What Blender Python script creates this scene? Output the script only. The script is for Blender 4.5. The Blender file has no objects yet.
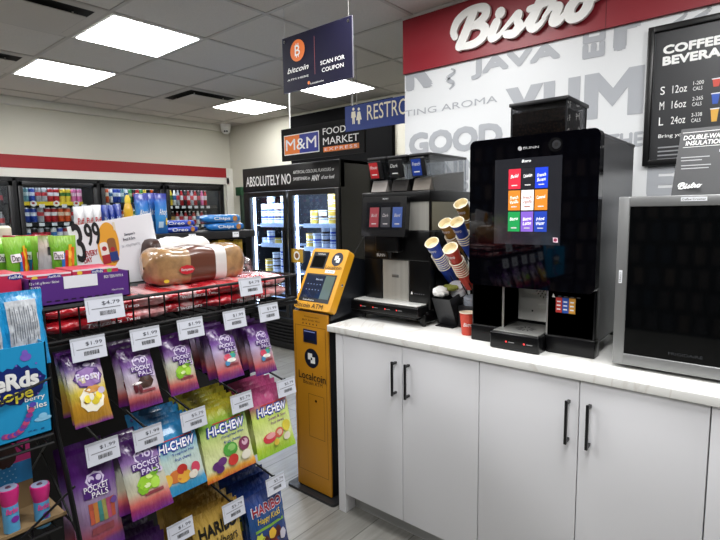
import bpy, bmesh, math, random
from mathutils import Matrix, Vector
random.seed(7)
SC = bpy.context.scene
COL = SC.collection
PI = math.pi
sin, cos = math.sin, math.cos
V3 = Vector
# ------------------------------------------------------------------ survey of the place
CAM = V3((0, 0, 1.45)); FPX, PITCH, ROLL, HEAD = 504.04, .11538, -.0158, .86635
_f = V3((sin(HEAD)*cos(PITCH), cos(HEAD)*cos(PITCH), -sin(PITCH)))
_r0 = V3((cos(HEAD), -sin(HEAD), 0)); _u0 = V3((sin(HEAD)*sin(PITCH), cos(HEAD)*sin(PITCH), cos(PITCH)))
_r = _r0*cos(ROLL)+_u0*sin(ROLL); _u = -_r0*sin(ROLL)+_u0*cos(ROLL)
def sight(px, py): return _f*FPX+_r*(px-360)-_u*(py-270)
def atX(px, py, X): d = sight(px, py); return CAM+d*((X-CAM.x)/d.x)
def atY(px, py, Y): d = sight(px, py); return CAM+d*((Y-CAM.y)/d.y)
def atZ(px, py, Z): d = sight(px, py); return CAM+d*((Z-CAM.z)/d.z)
class Frame:
    """a flat face in the place: origin, right, up; normal points to the viewer of the face"""
    def __init__(s, o, u, v=(0, 0, 1)):
        s.o = V3(o); s.u = V3(u).normalized(); s.v = V3(v).normalized(); s.n = s.u.cross(s.v).normalized()
    def p(s, a, b, l=0): return s.o+s.u*a+s.v*b+s.n*l
    def uv(s, px, py):
        d = sight(px, py); t = (s.o-CAM).dot(s.n)/d.dot(s.n); q = CAM+d*t-s.o
        return q.dot(s.u), q.dot(s.v)
def FX(X, y=0, z=0): return Frame((X, y, z), (0, -1, 0))       # a face looking to -X
def FY(Y, x=0, z=0): return Frame((x, Y, z), (1, 0, 0))        # a face looking to -Y
# ------------------------------------------------------------------ materials
_M = {}
def lin(c):
    if isinstance(c, str):
        c = c.lstrip('#'); c = [int(c[i:i+2], 16)/255 for i in (0, 2, 4)]
        c = [x/12.92 if x <= .04045 else ((x+.055)/1.055)**2.4 for x in c]
    return (c[0], c[1], c[2], 1)
def bsdf(m): return m.node_tree.nodes['Principled BSDF']
def mat(c, r=.5, metal=0, emis=0, coat=0, noise=0, nscale=20, bump=0, spec=None):
    key = (str(c), r, metal, emis, coat, noise, nscale, bump, spec)
    if key in _M: return _M[key]
    m = bpy.data.materials.new('surface'); m.use_nodes = True; nt = m.node_tree; b = bsdf(m)
    col = lin(c); b.inputs['Base Color'].default_value = col
    b.inputs['Roughness'].default_value = r; b.inputs['Metallic'].default_value = metal
    if coat: b.inputs['Coat Weight'].default_value = coat; b.inputs['Coat Roughness'].default_value = .08
    if spec is not None: b.inputs['Specular IOR Level'].default_value = spec
    if emis:
        b.inputs['Emission Color'].default_value = col; b.inputs['Emission Strength'].default_value = emis
    if noise or bump:
        tc = nt.nodes.new('ShaderNodeTexCoord'); n = nt.nodes.new('ShaderNodeTexNoise'); n.inputs['Scale'].default_value = nscale
        n.inputs['Detail'].default_value = 4
        nt.links.new(tc.outputs['Object'], n.inputs['Vector'])
        if noise:
            cr = nt.nodes.new('ShaderNodeValToRGB')
            cr.color_ramp.elements[0].position = .3; cr.color_ramp.elements[1].position = .7
            cr.color_ramp.elements[0].color = tuple(x*(1-noise) for x in col[:3])+(1,)
            cr.color_ramp.elements[1].color = tuple(min(1, x*(1+noise)) for x in col[:3])+(1,)
            nt.links.new(n.outputs['Fac'], cr.inputs['Fac']); nt.links.new(cr.outputs['Color'], b.inputs['Base Color'])
        if bump:
            bp = nt.nodes.new('ShaderNodeBump'); bp.inputs['Strength'].default_value = bump; bp.inputs['Distance'].default_value = .01
            nt.links.new(n.outputs['Fac'], bp.inputs['Height']); nt.links.new(bp.outputs['Normal'], b.inputs['Normal'])
    _M[key] = m; return m
def brushed(c, r=.3, axis=2, scale=60):
    key = ('br', str(c), r, axis, scale)
    if key in _M: return _M[key]
    m = bpy.data.materials.new('brushed_metal'); m.use_nodes = True; nt = m.node_tree; b = bsdf(m)
    b.inputs['Metallic'].default_value = .75; b.inputs['Roughness'].default_value = r
    tc = nt.nodes.new('ShaderNodeTexCoord'); mp = nt.nodes.new('ShaderNodeMapping'); n = nt.nodes.new('ShaderNodeTexNoise')
    s = [scale]*3; s[axis] = .6; mp.inputs['Scale'].default_value = s; n.inputs['Scale'].default_value = 1; n.inputs['Detail'].default_value = 3
    nt.links.new(tc.outputs['Object'], mp.inputs['Vector']); nt.links.new(mp.outputs['Vector'], n.inputs['Vector'])
    cr = nt.nodes.new('ShaderNodeValToRGB'); col = lin(c)
    cr.color_ramp.elements[0].color = tuple(x*.7 for x in col[:3])+(1,); cr.color_ramp.elements[1].color = col
    nt.links.new(n.outputs['Fac'], cr.inputs['Fac']); nt.links.new(cr.outputs['Color'], b.inputs['Base Color'])
    _M[key] = m; return m
def glass(tint=(1, 1, 1), opacity=.08, rough=.02, name='clear'):
    """thin pane: see-through with a sharp reflection"""
    key = ('gl', tint, opacity, rough)
    if key in _M: return _M[key]
    m = bpy.data.materials.new(name+'_glass'); m.use_nodes = True; nt = m.node_tree; nt.nodes.clear()
    out = nt.nodes.new('ShaderNodeOutputMaterial'); tr = nt.nodes.new('ShaderNodeBsdfTransparent'); tr.inputs[0].default_value = (*tint, 1)
    gl = nt.nodes.new('ShaderNodeBsdfGlossy'); gl.inputs['Roughness'].default_value = rough
    lw = nt.nodes.new('ShaderNodeLayerWeight'); lw.inputs[0].default_value = .5; fr = nt.nodes.new('ShaderNodeMath'); fr.operation = 'POWER'; fr.inputs[1].default_value = 4; nt.links.new(lw.outputs['Facing'], fr.inputs[0])
    ad = nt.nodes.new('ShaderNodeMath'); ad.operation = 'ADD'; ad.inputs[1].default_value = opacity; ad.use_clamp = True
    mx = nt.nodes.new('ShaderNodeMixShader')
    nt.links.new(fr.outputs[0], ad.inputs[0]); nt.links.new(ad.outputs[0], mx.inputs[0])
    nt.links.new(tr.outputs[0], mx.inputs[1]); nt.links.new(gl.outputs[0], mx.inputs[2]); nt.links.new(mx.outputs[0], out.inputs[0])
    _M[key] = m; return m
def film(stops, r=.28, bump=.35, metal=0, warp=.05, scale=6, axis='Y'):
    """printed foil film whose colours run along the pack"""
    m = bpy.data.materials.new('printed_film'); m.use_nodes = True; nt = m.node_tree; b = bsdf(m)
    uv = nt.nodes.new('ShaderNodeUVMap'); sp = nt.nodes.new('ShaderNodeSeparateXYZ'); nt.links.new(uv.outputs[0], sp.inputs[0])
    n = nt.nodes.new('ShaderNodeTexNoise'); n.inputs['Scale'].default_value = scale; nt.links.new(uv.outputs[0], n.inputs['Vector'])
    ma = nt.nodes.new('ShaderNodeMath'); ma.operation = 'MULTIPLY_ADD'; ma.inputs[1].default_value = warp*2
    nt.links.new(n.outputs['Fac'], ma.inputs[0]); nt.links.new(sp.outputs[axis], ma.inputs[2])
    sb = nt.nodes.new('ShaderNodeMath'); sb.operation = 'SUBTRACT'; sb.inputs[1].default_value = warp; nt.links.new(ma.outputs[0], sb.inputs[0])
    cr = nt.nodes.new('ShaderNodeValToRGB'); e = cr.color_ramp.elements
    while len(e) < len(stops): e.new(.5)
    for k, (p, c) in enumerate(stops): e[k].position = p; e[k].color = lin(c)
    nt.links.new(sb.outputs[0], cr.inputs[0]); nt.links.new(cr.outputs[0], b.inputs['Base Color'])
    b.inputs['Roughness'].default_value = r; b.inputs['Metallic'].default_value = metal; b.inputs['Coat Weight'].default_value = .6; b.inputs['Coat Roughness'].default_value = .12
    n2 = nt.nodes.new('ShaderNodeTexNoise'); n2.inputs['Scale'].default_value = 5; n2.inputs['Detail'].default_value = 3
    mp = nt.nodes.new('ShaderNodeMapping'); mp.inputs['Scale'].default_value = (2.2, 1, 1); mp.inputs['Rotation'].default_value = (0, 0, .6)
    nt.links.new(uv.outputs[0], mp.inputs[0]); nt.links.new(mp.outputs[0], n2.inputs['Vector'])
    bp = nt.nodes.new('ShaderNodeBump'); bp.inputs['Strength'].default_value = bump; bp.inputs['Distance'].default_value = .02
    nt.links.new(n2.outputs['Fac'], bp.inputs['Height']); nt.links.new(bp.outputs[0], b.inputs['Normal'])
    return m
# ------------------------------------------------------------------ text outlines
_T = {}
def textdata(s, bold=0, shear=0, space=1):
    key = (s, bold, shear, space)
    if key in _T: return _T[key]
    c = bpy.data.curves.new('lettering', 'FONT'); c.body = s; c.resolution_u = 3; c.offset = bold; c.shear = shear; c.space_character = space
    o = bpy.data.objects.new('lettering', c); COL.objects.link(o)
    bpy.context.view_layer.update()
    me = bpy.data.meshes.new_from_object(o.evaluated_get(bpy.context.evaluated_depsgraph_get()))
    v = [(p.co.x, p.co.y) for p in me.vertices]; f = [tuple(p.vertices) for p in me.polygons]
    bpy.data.objects.remove(o); bpy.data.meshes.remove(me); bpy.data.curves.remove(c)
    x0 = min(p[0] for p in v); x1 = max(p[0] for p in v); y0 = min(p[1] for p in v); y1 = max(p[1] for p in v)
    v = [((p[0]-x0)/(x1-x0), (p[1]-y0)/(y1-y0)) for p in v]
    _T[key] = (v, f, (x1-x0)/(y1-y0)); return _T[key]
# ------------------------------------------------------------------ mesh builder
class MB:
    def __init__(s): s.v = []; s.f = []; s.m = []; s.mats = []; s.uv = {}
    def mi(s, m):
        if m not in s.mats: s.mats.append(m)
        return s.mats.index(m)
    def add(s, vs, fs, m, uv=None):
        b = len(s.v); k = s.mi(m)
        s.v += [V3(p) for p in vs]
        for i, f in enumerate(fs): s.f.append(tuple(b+j for j in f)); s.m.append(k)
        if uv:
            for i, q in enumerate(uv): s.uv[b+i] = q
        return s
    def warp(s, start, fn):
        for i in range(start, len(s.v)): s.v[i] = V3(fn(s.v[i]))
        return s
    def box(s, x0, x1, y0, y1, z0, z1, m, bev=0):
        x0, x1 = sorted((x0, x1)); y0, y1 = sorted((y0, y1)); z0, z1 = sorted((z0, z1))
        if not bev:
            v = [(x, y, z) for x in (x0, x1) for y in (y0, y1) for z in (z0, z1)]
            return s.add(v, [(0, 1, 3, 2), (4, 6, 7, 5), (0, 4, 5, 1), (2, 3, 7, 6), (0, 2, 6, 4), (1, 5, 7, 3)], m)
        bm = bmesh.new(); bmesh.ops.create_cube(bm, size=1)
        for q in bm.verts: q.co = V3(((x0+x1)/2+q.co.x*(x1-x0), (y0+y1)/2+q.co.y*(y1-y0), (z0+z1)/2+q.co.z*(z1-z0)))
        bmesh.ops.bevel(bm, geom=bm.edges[:], offset=bev, segments=3, affect='EDGES', profile=.5)
        bm.verts.index_update(); s.add([q.co.copy() for q in bm.verts], [tuple(x.index for x in f.verts) for f in bm.faces], m); bm.free(); return s
    def fbox(s, F, u0, v0, u1, v1, d0, d1, m, bev=0):
        """box on a face: u,v extents, from depth d0 to d1 along the normal"""
        b = len(s.v); s.box(u0, u1, v0, v1, d0, d1, m, bev); return s.warp(b, lambda p: F.p(p.x, p.y, p.z))
    def rrect(s, F, u0, v0, u1, v1, d0, d1, r, m, n=6):
        """slab with rounded corners standing on a face"""
        u0, u1 = sorted((u0, u1)); v0, v1 = sorted((v0, v1)); pts = []
        for cx, cy, a in ((u1-r, v1-r, 0), (u0+r, v1-r, 90), (u0+r, v0+r, 180), (u1-r, v0+r, 270)):
            for k in range(n+1): t = math.radians(a+90*k/n); pts.append((cx+r*cos(t), cy+r*sin(t)))
        return s.prism(F, pts, d0, d1, m)
    def prism(s, F, pts, d0, d1, m):
        n = len(pts); v = [F.p(a, b, d1) for a, b in pts]
        if d0 == d1: return s.add(v, [tuple(range(n))], m)
        v += [F.p(a, b, d0) for a, b in pts]
        fs = [tuple(range(n)), tuple(range(2*n-1, n-1, -1))]+[(i, n+i, n+(i+1) % n, (i+1) % n) for i in range(n)]
        return s.add(v, fs, m)
    def rect(s, F, u0, v0, u1, v1, m, l=.001): return s.add([F.p(u0, v0, l), F.p(u1, v0, l), F.p(u1, v1, l), F.p(u0, v1, l)], [(0, 1, 2, 3)], m)
    def disc(s, F, u, v, ru, rv, m, l=.0015, n=24, rot=0):
        return s.add([F.p(u+ru*cos(t)*cos(rot)-rv*sin(t)*sin(rot), v+ru*cos(t)*sin(rot)+rv*sin(t)*cos(rot), l) for t in (2*PI*k/n for k in range(n))], [tuple(range(n))], m)
    def text(s, t, F, u0, v0, u1, v1, m, l=.002, bold=0, shear=0, space=1, d=0, rot=0):
        vv, ff, asp = textdata(t, 0, shear, space); b = len(s.v)
        cu, cv = (u0+u1)/2, (v0+v1)/2
        if bold:      # heavier strokes: shifted layers, each a hair above the last
            hb = bold*.55*abs(v1-v0); w_ = (u1-u0); sg = 1 if w_ > 0 else -1
            if d == 0:
                for k, (du, dv) in enumerate(((-hb, 0), (hb, 0), (0, hb), (0, -hb)) if bold < .1 else ((-hb, 0), (hb, 0), (0, hb), (0, -hb), (-hb*.8, -hb*.8), (hb*.8, -hb*.8), (-hb*.8, hb*.8), (hb*.8, hb*.8), (-hb*.4, 0), (hb*.4, 0), (0, hb*.4), (0, -hb*.4))): s.text(t, F, u0+du+hb*sg, v0+dv+hb, u1+du-hb*sg, v1+dv-hb, m, l+.00006*(k+1), 0, shear, space, 0, rot)
                return s
        def q(p, l): 
            a, c = (p[0]-.5)*(u1-u0), (p[1]-.5)*(v1-v0); return F.p(cu+a*cos(rot)-c*sin(rot), cv+a*sin(rot)+c*cos(rot), l)
        s.add([q(p, l) for p in vv], ff, m)
        if d:
            n = len(vv); cnt = {}
            for f in ff:
                for i in range(len(f)): e = (f[i], f[(i+1) % len(f)]); cnt[e] = 1
            ed = [e for e in cnt if (e[1], e[0]) not in cnt]
            s.add([q(p, l) for p in vv]+[q(p, l-d) for p in vv], [(e[0], n+e[0], n+e[1], e[1]) for e in ed], m)
        return s
    def tube(s, pts, r, m, n=8, r1=None, closed=False):
        pts = [V3(p) for p in pts]; N = len(pts); vs = []; up = None
        for i, p in enumerate(pts):
            if closed: d = (pts[(i+1) % N]-pts[i-1])
            else: d = (pts[min(i+1, N-1)]-pts[max(i-1, 0)])
            d.normalize()
            if up is None: up = V3((0, 0, 1)) if abs(d.z) < .9 else V3((1, 0, 0))
            a = d.cross(up).normalized(); up = a.cross(d).normalized()
            rr = r if r1 is None else r+(r1-r)*i/(N-1)
            vs += [p+(a*cos(2*PI*k/n)+up*sin(2*PI*k/n))*rr for k in range(n)]
        fs = []
        for i in range(N if closed else N-1):
            j = (i+1) % N
            fs += [(i*n+k, i*n+(k+1) % n, j*n+(k+1) % n, j*n+k) for k in range(n)]
        if not closed: fs += [tuple(range(n-1, -1, -1)), tuple((N-1)*n+k for k in range(n))]
        return s.add(vs, fs, m)
    def lathe(s, prof, m, o=(0, 0, 0), axis=(0, 0, 1), n=20, mats=None):
        ax = V3(axis).normalized(); a = ax.orthogonal().normalized(); b = ax.cross(a); o = V3(o); vs = []
        for r, z in prof: vs += [o+ax*z+(a*cos(2*PI*k/n)+b*sin(2*PI*k/n))*max(r, .00005) for k in range(n)]
        base = len(s.v); s.v += vs
        for i in range(len(prof)-1):
            mm = s.mi(mats[i] if mats else m)
            for k in range(n): s.f.append((base+i*n+k, base+i*n+(k+1) % n, base+(i+1)*n+(k+1) % n, base+(i+1)*n+k)); s.m.append(mm)
        s.f.append(tuple(base+k for k in range(n-1, -1, -1))); s.m.append(s.mi(mats[0] if mats else m))
        s.f.append(tuple(base+(len(prof)-1)*n+k for k in range(n))); s.m.append(s.mi(mats[-1] if mats else m))
        return s
    def blob(s, c, r, m, n=10, sq=(1, 1, 1)):
        c = V3(c); vs = []; fs = []
        for i in range(n//2+1):
            t = PI*i/(n//2)
            for k in range(n): p = 2*PI*k/n; vs.append(c+V3((r*sq[0]*sin(t)*cos(p), r*sq[1]*sin(t)*sin(p), r*sq[2]*cos(t))))
        for i in range(n//2):
            for k in range(n): fs.append((i*n+k, (i+1)*n+k, (i+1)*n+(k+1) % n, i*n+(k+1) % n))
        return s.add(vs, fs, m)
    def grid(s, fn, nu, nv, m, flip=False):
        vs = []; uv = []
        for j in range(nv+1):
            for i in range(nu+1): vs.append(fn(i/nu, j/nv)); uv.append((i/nu, j/nv))
        fs = [(j*(nu+1)+i, j*(nu+1)+i+1, (j+1)*(nu+1)+i+1, (j+1)*(nu+1)+i) for j in range(nv) for i in range(nu)]
        if flip: fs = [f[::-1] for f in fs]
        return s.add(vs, fs, m, uv)
    def build(s, name, parent=None, smooth=40):
        off = V3((0, 0, 0))
        if parent is not None:
            q = parent
            while q is not None: off += V3(q.location); q = q.parent
        me = bpy.data.meshes.new(name); me.from_pydata([tuple(p-off) for p in s.v], [], s.f)
        for m in s.mats: me.materials.append(m)
        me.polygons.foreach_set('material_index', s.m)
        if s.uv:
            ul = me.uv_layers.new(name='UVMap')
            for l in me.loops: ul.data[l.index].uv = s.uv.get(l.vertex_index, (.5, .5))
        me.update()
        if smooth:
            me.shade_smooth(); me.set_sharp_from_angle(angle=math.radians(smooth))
        o = bpy.data.objects.new(name, me); COL.objects.link(o)
        if parent is not None: o.parent = parent
        return o
def tag(o, label, cat, group=None):
    o['label'] = label; o['category'] = cat
    if group: o['group'] = group
    return o
def thing(name, label, cat, loc=(0, 0, 0), group=None):
    o = bpy.data.objects.new(name, None); o.empty_display_size = .05; COL.objects.link(o); o.location = loc
    return tag(o, label, cat, group)
def struct(o): o['kind'] = 'structure'; return o
KIDS = {}
def dup(o, loc=None, rot=None, label=None, group=None, parent=None):
    c = o.copy(); COL.objects.link(c)
    if parent is not None: c.parent = parent
    else:
        if loc is not None: c.location = loc
        if rot is not None: c.rotation_euler = rot
        if label: c['label'] = label
        if group: c['group'] = group
    for ch in [x for x in o.children]: dup(ch, parent=c)
    return c
ORD = ['first', 'second', 'third', 'fourth', 'fifth', 'sixth', 'seventh', 'eighth', 'ninth', 'tenth', 'eleventh', 'twelfth', 'thirteenth', 'fourteenth', 'fifteenth', 'sixteenth']
BLACK = mat('#0b0b0d', .35); MATTE = mat('#101012', .6, spec=.25); WHITE = mat('#f2f2f0', .5)
STEEL = brushed('#c8c8c6', .28); STEELD = brushed('#8a8a88', .35); PAPER = mat('#eceef2', .6); INK = mat('#101010', .6)
CLEAR = glass(); CHROME = mat('#dcdcdc', .12, metal=1)
# ================================================================== THE ROOM
CEIL, YB, XS, XW, YW = 2.59, 5.75, 4.12, 2.60, 1.83     # ceiling, back wall, side wall, partition face and its end
GX, GY, GP = 1.380, 2.980, .6096                        # ceiling grid
XL, YF = -3.0, -2.9
def floor_mat():
    m = bpy.data.materials.new('grey_plank_tile'); m.use_nodes = True; nt = m.node_tree; b = bsdf(m)
    tc = nt.nodes.new('ShaderNodeTexCoord'); br = nt.nodes.new('ShaderNodeTexBrick'); br.inputs['Scale'].default_value = 1
    br.inputs['Brick Width'].default_value = 1.2; br.inputs['Row Height'].default_value = .2; br.inputs['Mortar Size'].default_value = .0025
    br.inputs['Color1'].default_value = lin('#9c9b96'); br.inputs['Color2'].default_value = lin('#8f8e89'); br.inputs['Mortar'].default_value = lin('#63625e'); br.offset = .37
    nt.links.new(tc.outputs['Object'], br.inputs['Vector'])
    mp = nt.nodes.new('ShaderNodeMapping'); mp.inputs['Scale'].default_value = (3, 26, 1); nt.links.new(tc.outputs['Object'], mp.inputs[0])
    n = nt.nodes.new('ShaderNodeTexNoise'); n.inputs['Scale'].default_value = 1.6; n.inputs['Detail'].default_value = 8; n.inputs['Distortion'].default_value = .8; nt.links.new(mp.outputs[0], n.inputs[0])
    cr = nt.nodes.new('ShaderNodeValToRGB'); cr.color_ramp.elements[0].position = .3; cr.color_ramp.elements[1].position = .72
    cr.color_ramp.elements[0].color = (.66, .65, .63, 1); cr.color_ramp.elements[1].color = (1, 1, 1, 1); nt.links.new(n.outputs[0], cr.inputs[0])
    mx = nt.nodes.new('ShaderNodeMix'); mx.data_type = 'RGBA'; mx.blend_type = 'MULTIPLY'; mx.inputs[0].default_value = .85
    nt.links.new(br.outputs[0], mx.inputs[6]); nt.links.new(cr.outputs[0], mx.inputs[7]); nt.links.new(mx.outputs[2], b.inputs['Base Color'])
    b.inputs['Roughness'].default_value = .32; return m
def shelf_mat():
    m = bpy.data.materials.new('dark_stocked_wall'); m.use_nodes = True; nt = m.node_tree; b = bsdf(m)
    tc = nt.nodes.new('ShaderNodeTexCoord'); mp = nt.nodes.new('ShaderNodeMapping'); mp.inputs['Rotation'].default_value = (PI/2, 0, PI/2); nt.links.new(tc.outputs['Object'], mp.inputs[0])
    br = nt.nodes.new('ShaderNodeTexBrick'); br.inputs['Scale'].default_value = 1; br.inputs['Brick Width'].default_value = .16; br.inputs['Row Height'].default_value = .26; br.inputs['Mortar Size'].default_value = .035
    br.inputs['Color1'].default_value = lin('#5a5048'); br.inputs['Color2'].default_value = lin('#24303c'); br.inputs['Mortar'].default_value = lin('#0a0a0a'); br.offset = .3
    sx = nt.nodes.new('ShaderNodeSeparateXYZ'); cx = nt.nodes.new('ShaderNodeCombineXYZ'); nt.links.new(tc.outputs['Object'], sx.inputs[0]); nt.links.new(sx.outputs['Y'], cx.inputs['X']); nt.links.new(sx.outputs['Z'], cx.inputs['Y']); nt.links.new(cx.outputs[0], br.inputs['Vector'])
    nt.links.new(br.outputs[0], b.inputs['Base Color']); b.inputs['Roughness'].default_value = .8; return m
WALLM = mat('#c9c6b8', .85, noise=.03, nscale=2); CEILM = mat('#cbc7c0', .95, noise=.05, nscale=140)
struct(MB().box(XL, XS, YF, YB, -.1, 0, floor_mat()).build('floor'))
struct(MB().box(XL, XS, YF, YB, CEIL, CEIL+.08, CEILM).build('ceiling'))
struct(MB().box(XL, XS, YB, YB+.1, 1.84, CEIL+.08, WALLM).box(XL, .775, YB, YB+.1, -.1, 1.84, WALLM).box(4.005, XS, YB, YB+.1, -.1, 1.84, WALLM).box(.775, 4.005, YB, YB+.1, -.1, .05, WALLM).build('wall_back'))
struct(MB().box(XS, XS+.1, YF, YB, -.1, CEIL+.08, WALLM).build('wall_right'))
struct(MB().box(XL-.1, XL, YF, YB, -.1, CEIL+.08, shelf_mat()).build('wall_left'))
struct(MB().box(XL-.1, XS+.1, YF-.1, YF, -.1, CEIL+.08, mat('#4a4845', .85)).build('wall_front'))
part = struct(MB().box(XW, XW+.12, YF, YW, 0, CEIL, mat('#dadcdd', .4)).build('wall_bistro'))
# ceiling T-bars
g = MB(); TB = mat('#b3afa8', .6)
x = GX-GP*8
while x < XS:
    if x > XL: g.box(x-.012, x+.012, YF, YB, CEIL-.004, CEIL, TB)
    x += GP
y = GY-GP*10
while y < YB:
    if y > YF: g.box(XL, XS, y-.012, y+.012, CEIL-.0045, CEIL, TB)
    y += GP
struct(g.build('trim_1'))
# crown strip, red band, white strip on the cooler wall
def bz(py, px=110): return atY(px, py, YB-.03).z
struct(MB().box(XL, XS-.02, YB-.06, YB, 2.515, CEIL, mat('#d6d4c8', .7)).box(XL, XS-.02, YB-.075, YB, CEIL-.012, CEIL, mat('#cfcdc3', .7)).build('trim_2'))
struct(MB().box(XL, XS-.105, YB-.05, YB, 1.920, 2.045, mat('#8f1c20', .5, spec=.3)).build('trim_3'))
struct(MB().box(XL, XS-.06, YB-.045, YB, 1.835, 1.920, mat('#cfcdc4', .5)).box(XS-.10, XS, YB-.045, YB, 0, 2.045, mat('#d8d6cc', .6)).build('trim_4'))
# dark bulkhead panel high on the side wall over the glass-door fridge
struct(MB().box(XS-.05, XS, 3.02, 4.49, 1.2, 2.55, mat('#070708', .9, spec=.1)).build('trim_5'))
# kick strips
struct(MB().box(XL, XS, YB-.02, YB, 0, .1, MATTE).build('baseboard_back'))
# ------------------------------------------------------------------ printed mural on the partition
FW = FX(XW-.001); GR = mat('#a5a8ad', .45); GR2 = mat('#c5c7ca', .4)
mu = MB()
def wtext(t, p0, p1, m=GR, bold=.03, **k):       # pixel of the lower left and the upper right corner of the word
    a = FW.uv(*p0); b = FW.uv(*p1); mu.text(t, FW, a[0], a[1], b[0], b[1], m, l=.0006, bold=bold, **k)
wtext('R', (406, 92), (433, 50), bold=.14)
wtext('JAVA', (471, 80.5), (561, 40), bold=.13)
a = FW.uv(594, 39); mu.text('ED', FW, a[0]-.085, a[1]-.05, a[0]+.085, a[1]+.05, GR, l=.0006, bold=.14, rot=PI/2)
wtext('F', (613, 52), (643, -6), bold=.14)
wtext('TING AROMA', (405, 117), (497.5, 95), bold=.0, m=GR)
a = FW.uv(505, 130); c = FW.uv(645, 64.5); WY = c[0]-a[0]; HY = c[1]-a[1]
def wpoly(pts, x0, w): mu.prism(FW, [(a[0]+WY*(x0+w*x), a[1]+HY*y) for x, y in pts], .0006, .0006, GR)
wpoly([(0, 1), (.33, 1), (.5, .68), (.67, 1), (1, 1), (.65, .42), (.35, .42)], 0, .31); wpoly([(.35, .42), (.65, .42), (.65, 0), (.35, 0)], 0, .31)
wpoly([(0, 1), (.32, 1), (.32, .34), (.42, .24), (.5, .22), (.5, 0), (.28, .02), (.08, .14), (0, .34)], .31, .27); wpoly([(1, 1), (.68, 1), (.68, .34), (.58, .24), (.5, .22), (.5, 0), (.72, .02), (.92, .14), (1, .34)], .31, .27)
wpoly([(0, 0), (.0, 1), (.25, 1), (.25, 0)], .61, .39); wpoly([(.75, 0), (.75, 1), (1, 1), (1, 0)], .61, .39); wpoly([(.25, 1), (.5, .62), (.5, .22), (.25, .6)], .61, .39); wpoly([(.75, 1), (.75, .6), (.5, .22), (.5, .62)], .61, .39)
wtext('GOOD', (409, 157), (503, 121), bold=.13)
wtext('EVENING', (409, 184), (500, 156), bold=.08)
wtext('A BREW', (434, 200), (500, 179), bold=.01)
wtext('THE', (607, 149), (643.5, 131), bold=.08)
wtext('E', (646, 197), (677, 164), bold=.15)
wtext('COFFEE', (646, 250), (760, 190), bold=.05)
# curly ornaments
def curl(px, py, s, turns, m=GR, w=.011, ph=0):
    u0, v0 = FW.uv(px, py); pts = []
    for i in range(26):
        t = i/25; pts.append(FW.p(u0+s*.5*sin(turns*2*PI*t+ph)*(1-.4*t), v0+s*(1-2*t), .0008))
    for i in range(25):
        p, q = pts[i], pts[i+1]; d = (q-p).normalized(); nn = d.cross(FW.n)*w*(1.3-abs(i-12)/14)
        mu.add([p-nn, q-nn, q+nn, p+nn], [(0, 1, 2, 3)], m)
curl(451, 79, .055, 1.6); curl(676, 30, .07, 1.2, ph=1); curl(700, 22, .07, 1.5)
mo = mu.build('mural_lettering', part, smooth=0)
# ------------------------------------------------------------------ red fascia with the script word
FB = FX(XW-.022)
fa = thing('fascia_sign', 'long crimson fascia panel under the ceiling with large white script lettering', 'sign', (XW-.01, .2, 2.27))
RED = mat('#8c1222', .42)
MB().box(XW-.02, XW, -2.4, YW-.002, 2.266, 2.573, RED).box(XW-.0215, XW-.02, .695, .697, 2.266, 2.573, mat('#5a0a14', .5)).build('panel', fa)
MB().box(XW-.03, XW, -2.4, YW-.002, 2.573, CEIL-.001, mat('#d9d7d2', .4)).build('top_trim', fa)
def stroke(mb, F, pts, w, m, d=.018, l=.02, n=6):
    """brush stroke: smooth path through (u,v,width) points, extruded"""
    P = []
    N = len(pts)
    for i in range(N-1):
        p0 = pts[max(i-1, 0)]; p1 = pts[i]; p2 = pts[i+1]; p3 = pts[min(i+2, N-1)]
        for k in range(n):
            t = k/n; P.append(tuple(.5*((2*p1[j])+(-p0[j]+p2[j])*t+(2*p0[j]-5*p1[j]+4*p2[j]-p3[j])*t*t+(-p0[j]+3*p1[j]-3*p2[j]+p3[j])*t**3) for j in range(3)))
    P.append(pts[-1])
    for i in range(len(P)-1):
        a, b = P[i], P[i+1]; dx, dy = b[0]-a[0], b[1]-a[1]; q = math.hypot(dx, dy) or 1; ll = l+i*.00003
        na = (-dy/q*a[2]*w/2, dx/q*a[2]*w/2); nb = (-dy/q*b[2]*w/2, dx/q*b[2]*w/2)
        mb.prism(F, [(a[0]-na[0], a[1]-na[1]), (b[0]-nb[0], b[1]-nb[1]), (b[0]+nb[0], b[1]+nb[1]), (a[0]+na[0], a[1]+na[1])], l-d, ll, m)
        mb.prism(F, [(a[0]+a[2]*w/2*cos(2*PI*k/12), a[1]+a[2]*w/2*sin(2*PI*k/12)) for k in range(12)], l-d, ll+.000015, m)
    a = P[-1]; mb.prism(F, [(a[0]+a[2]*w/2*cos(2*PI*k/12), a[1]+a[2]*w/2*sin(2*PI*k/12)) for k in range(12)], l-d, l+len(P)*.00003, m)
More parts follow.
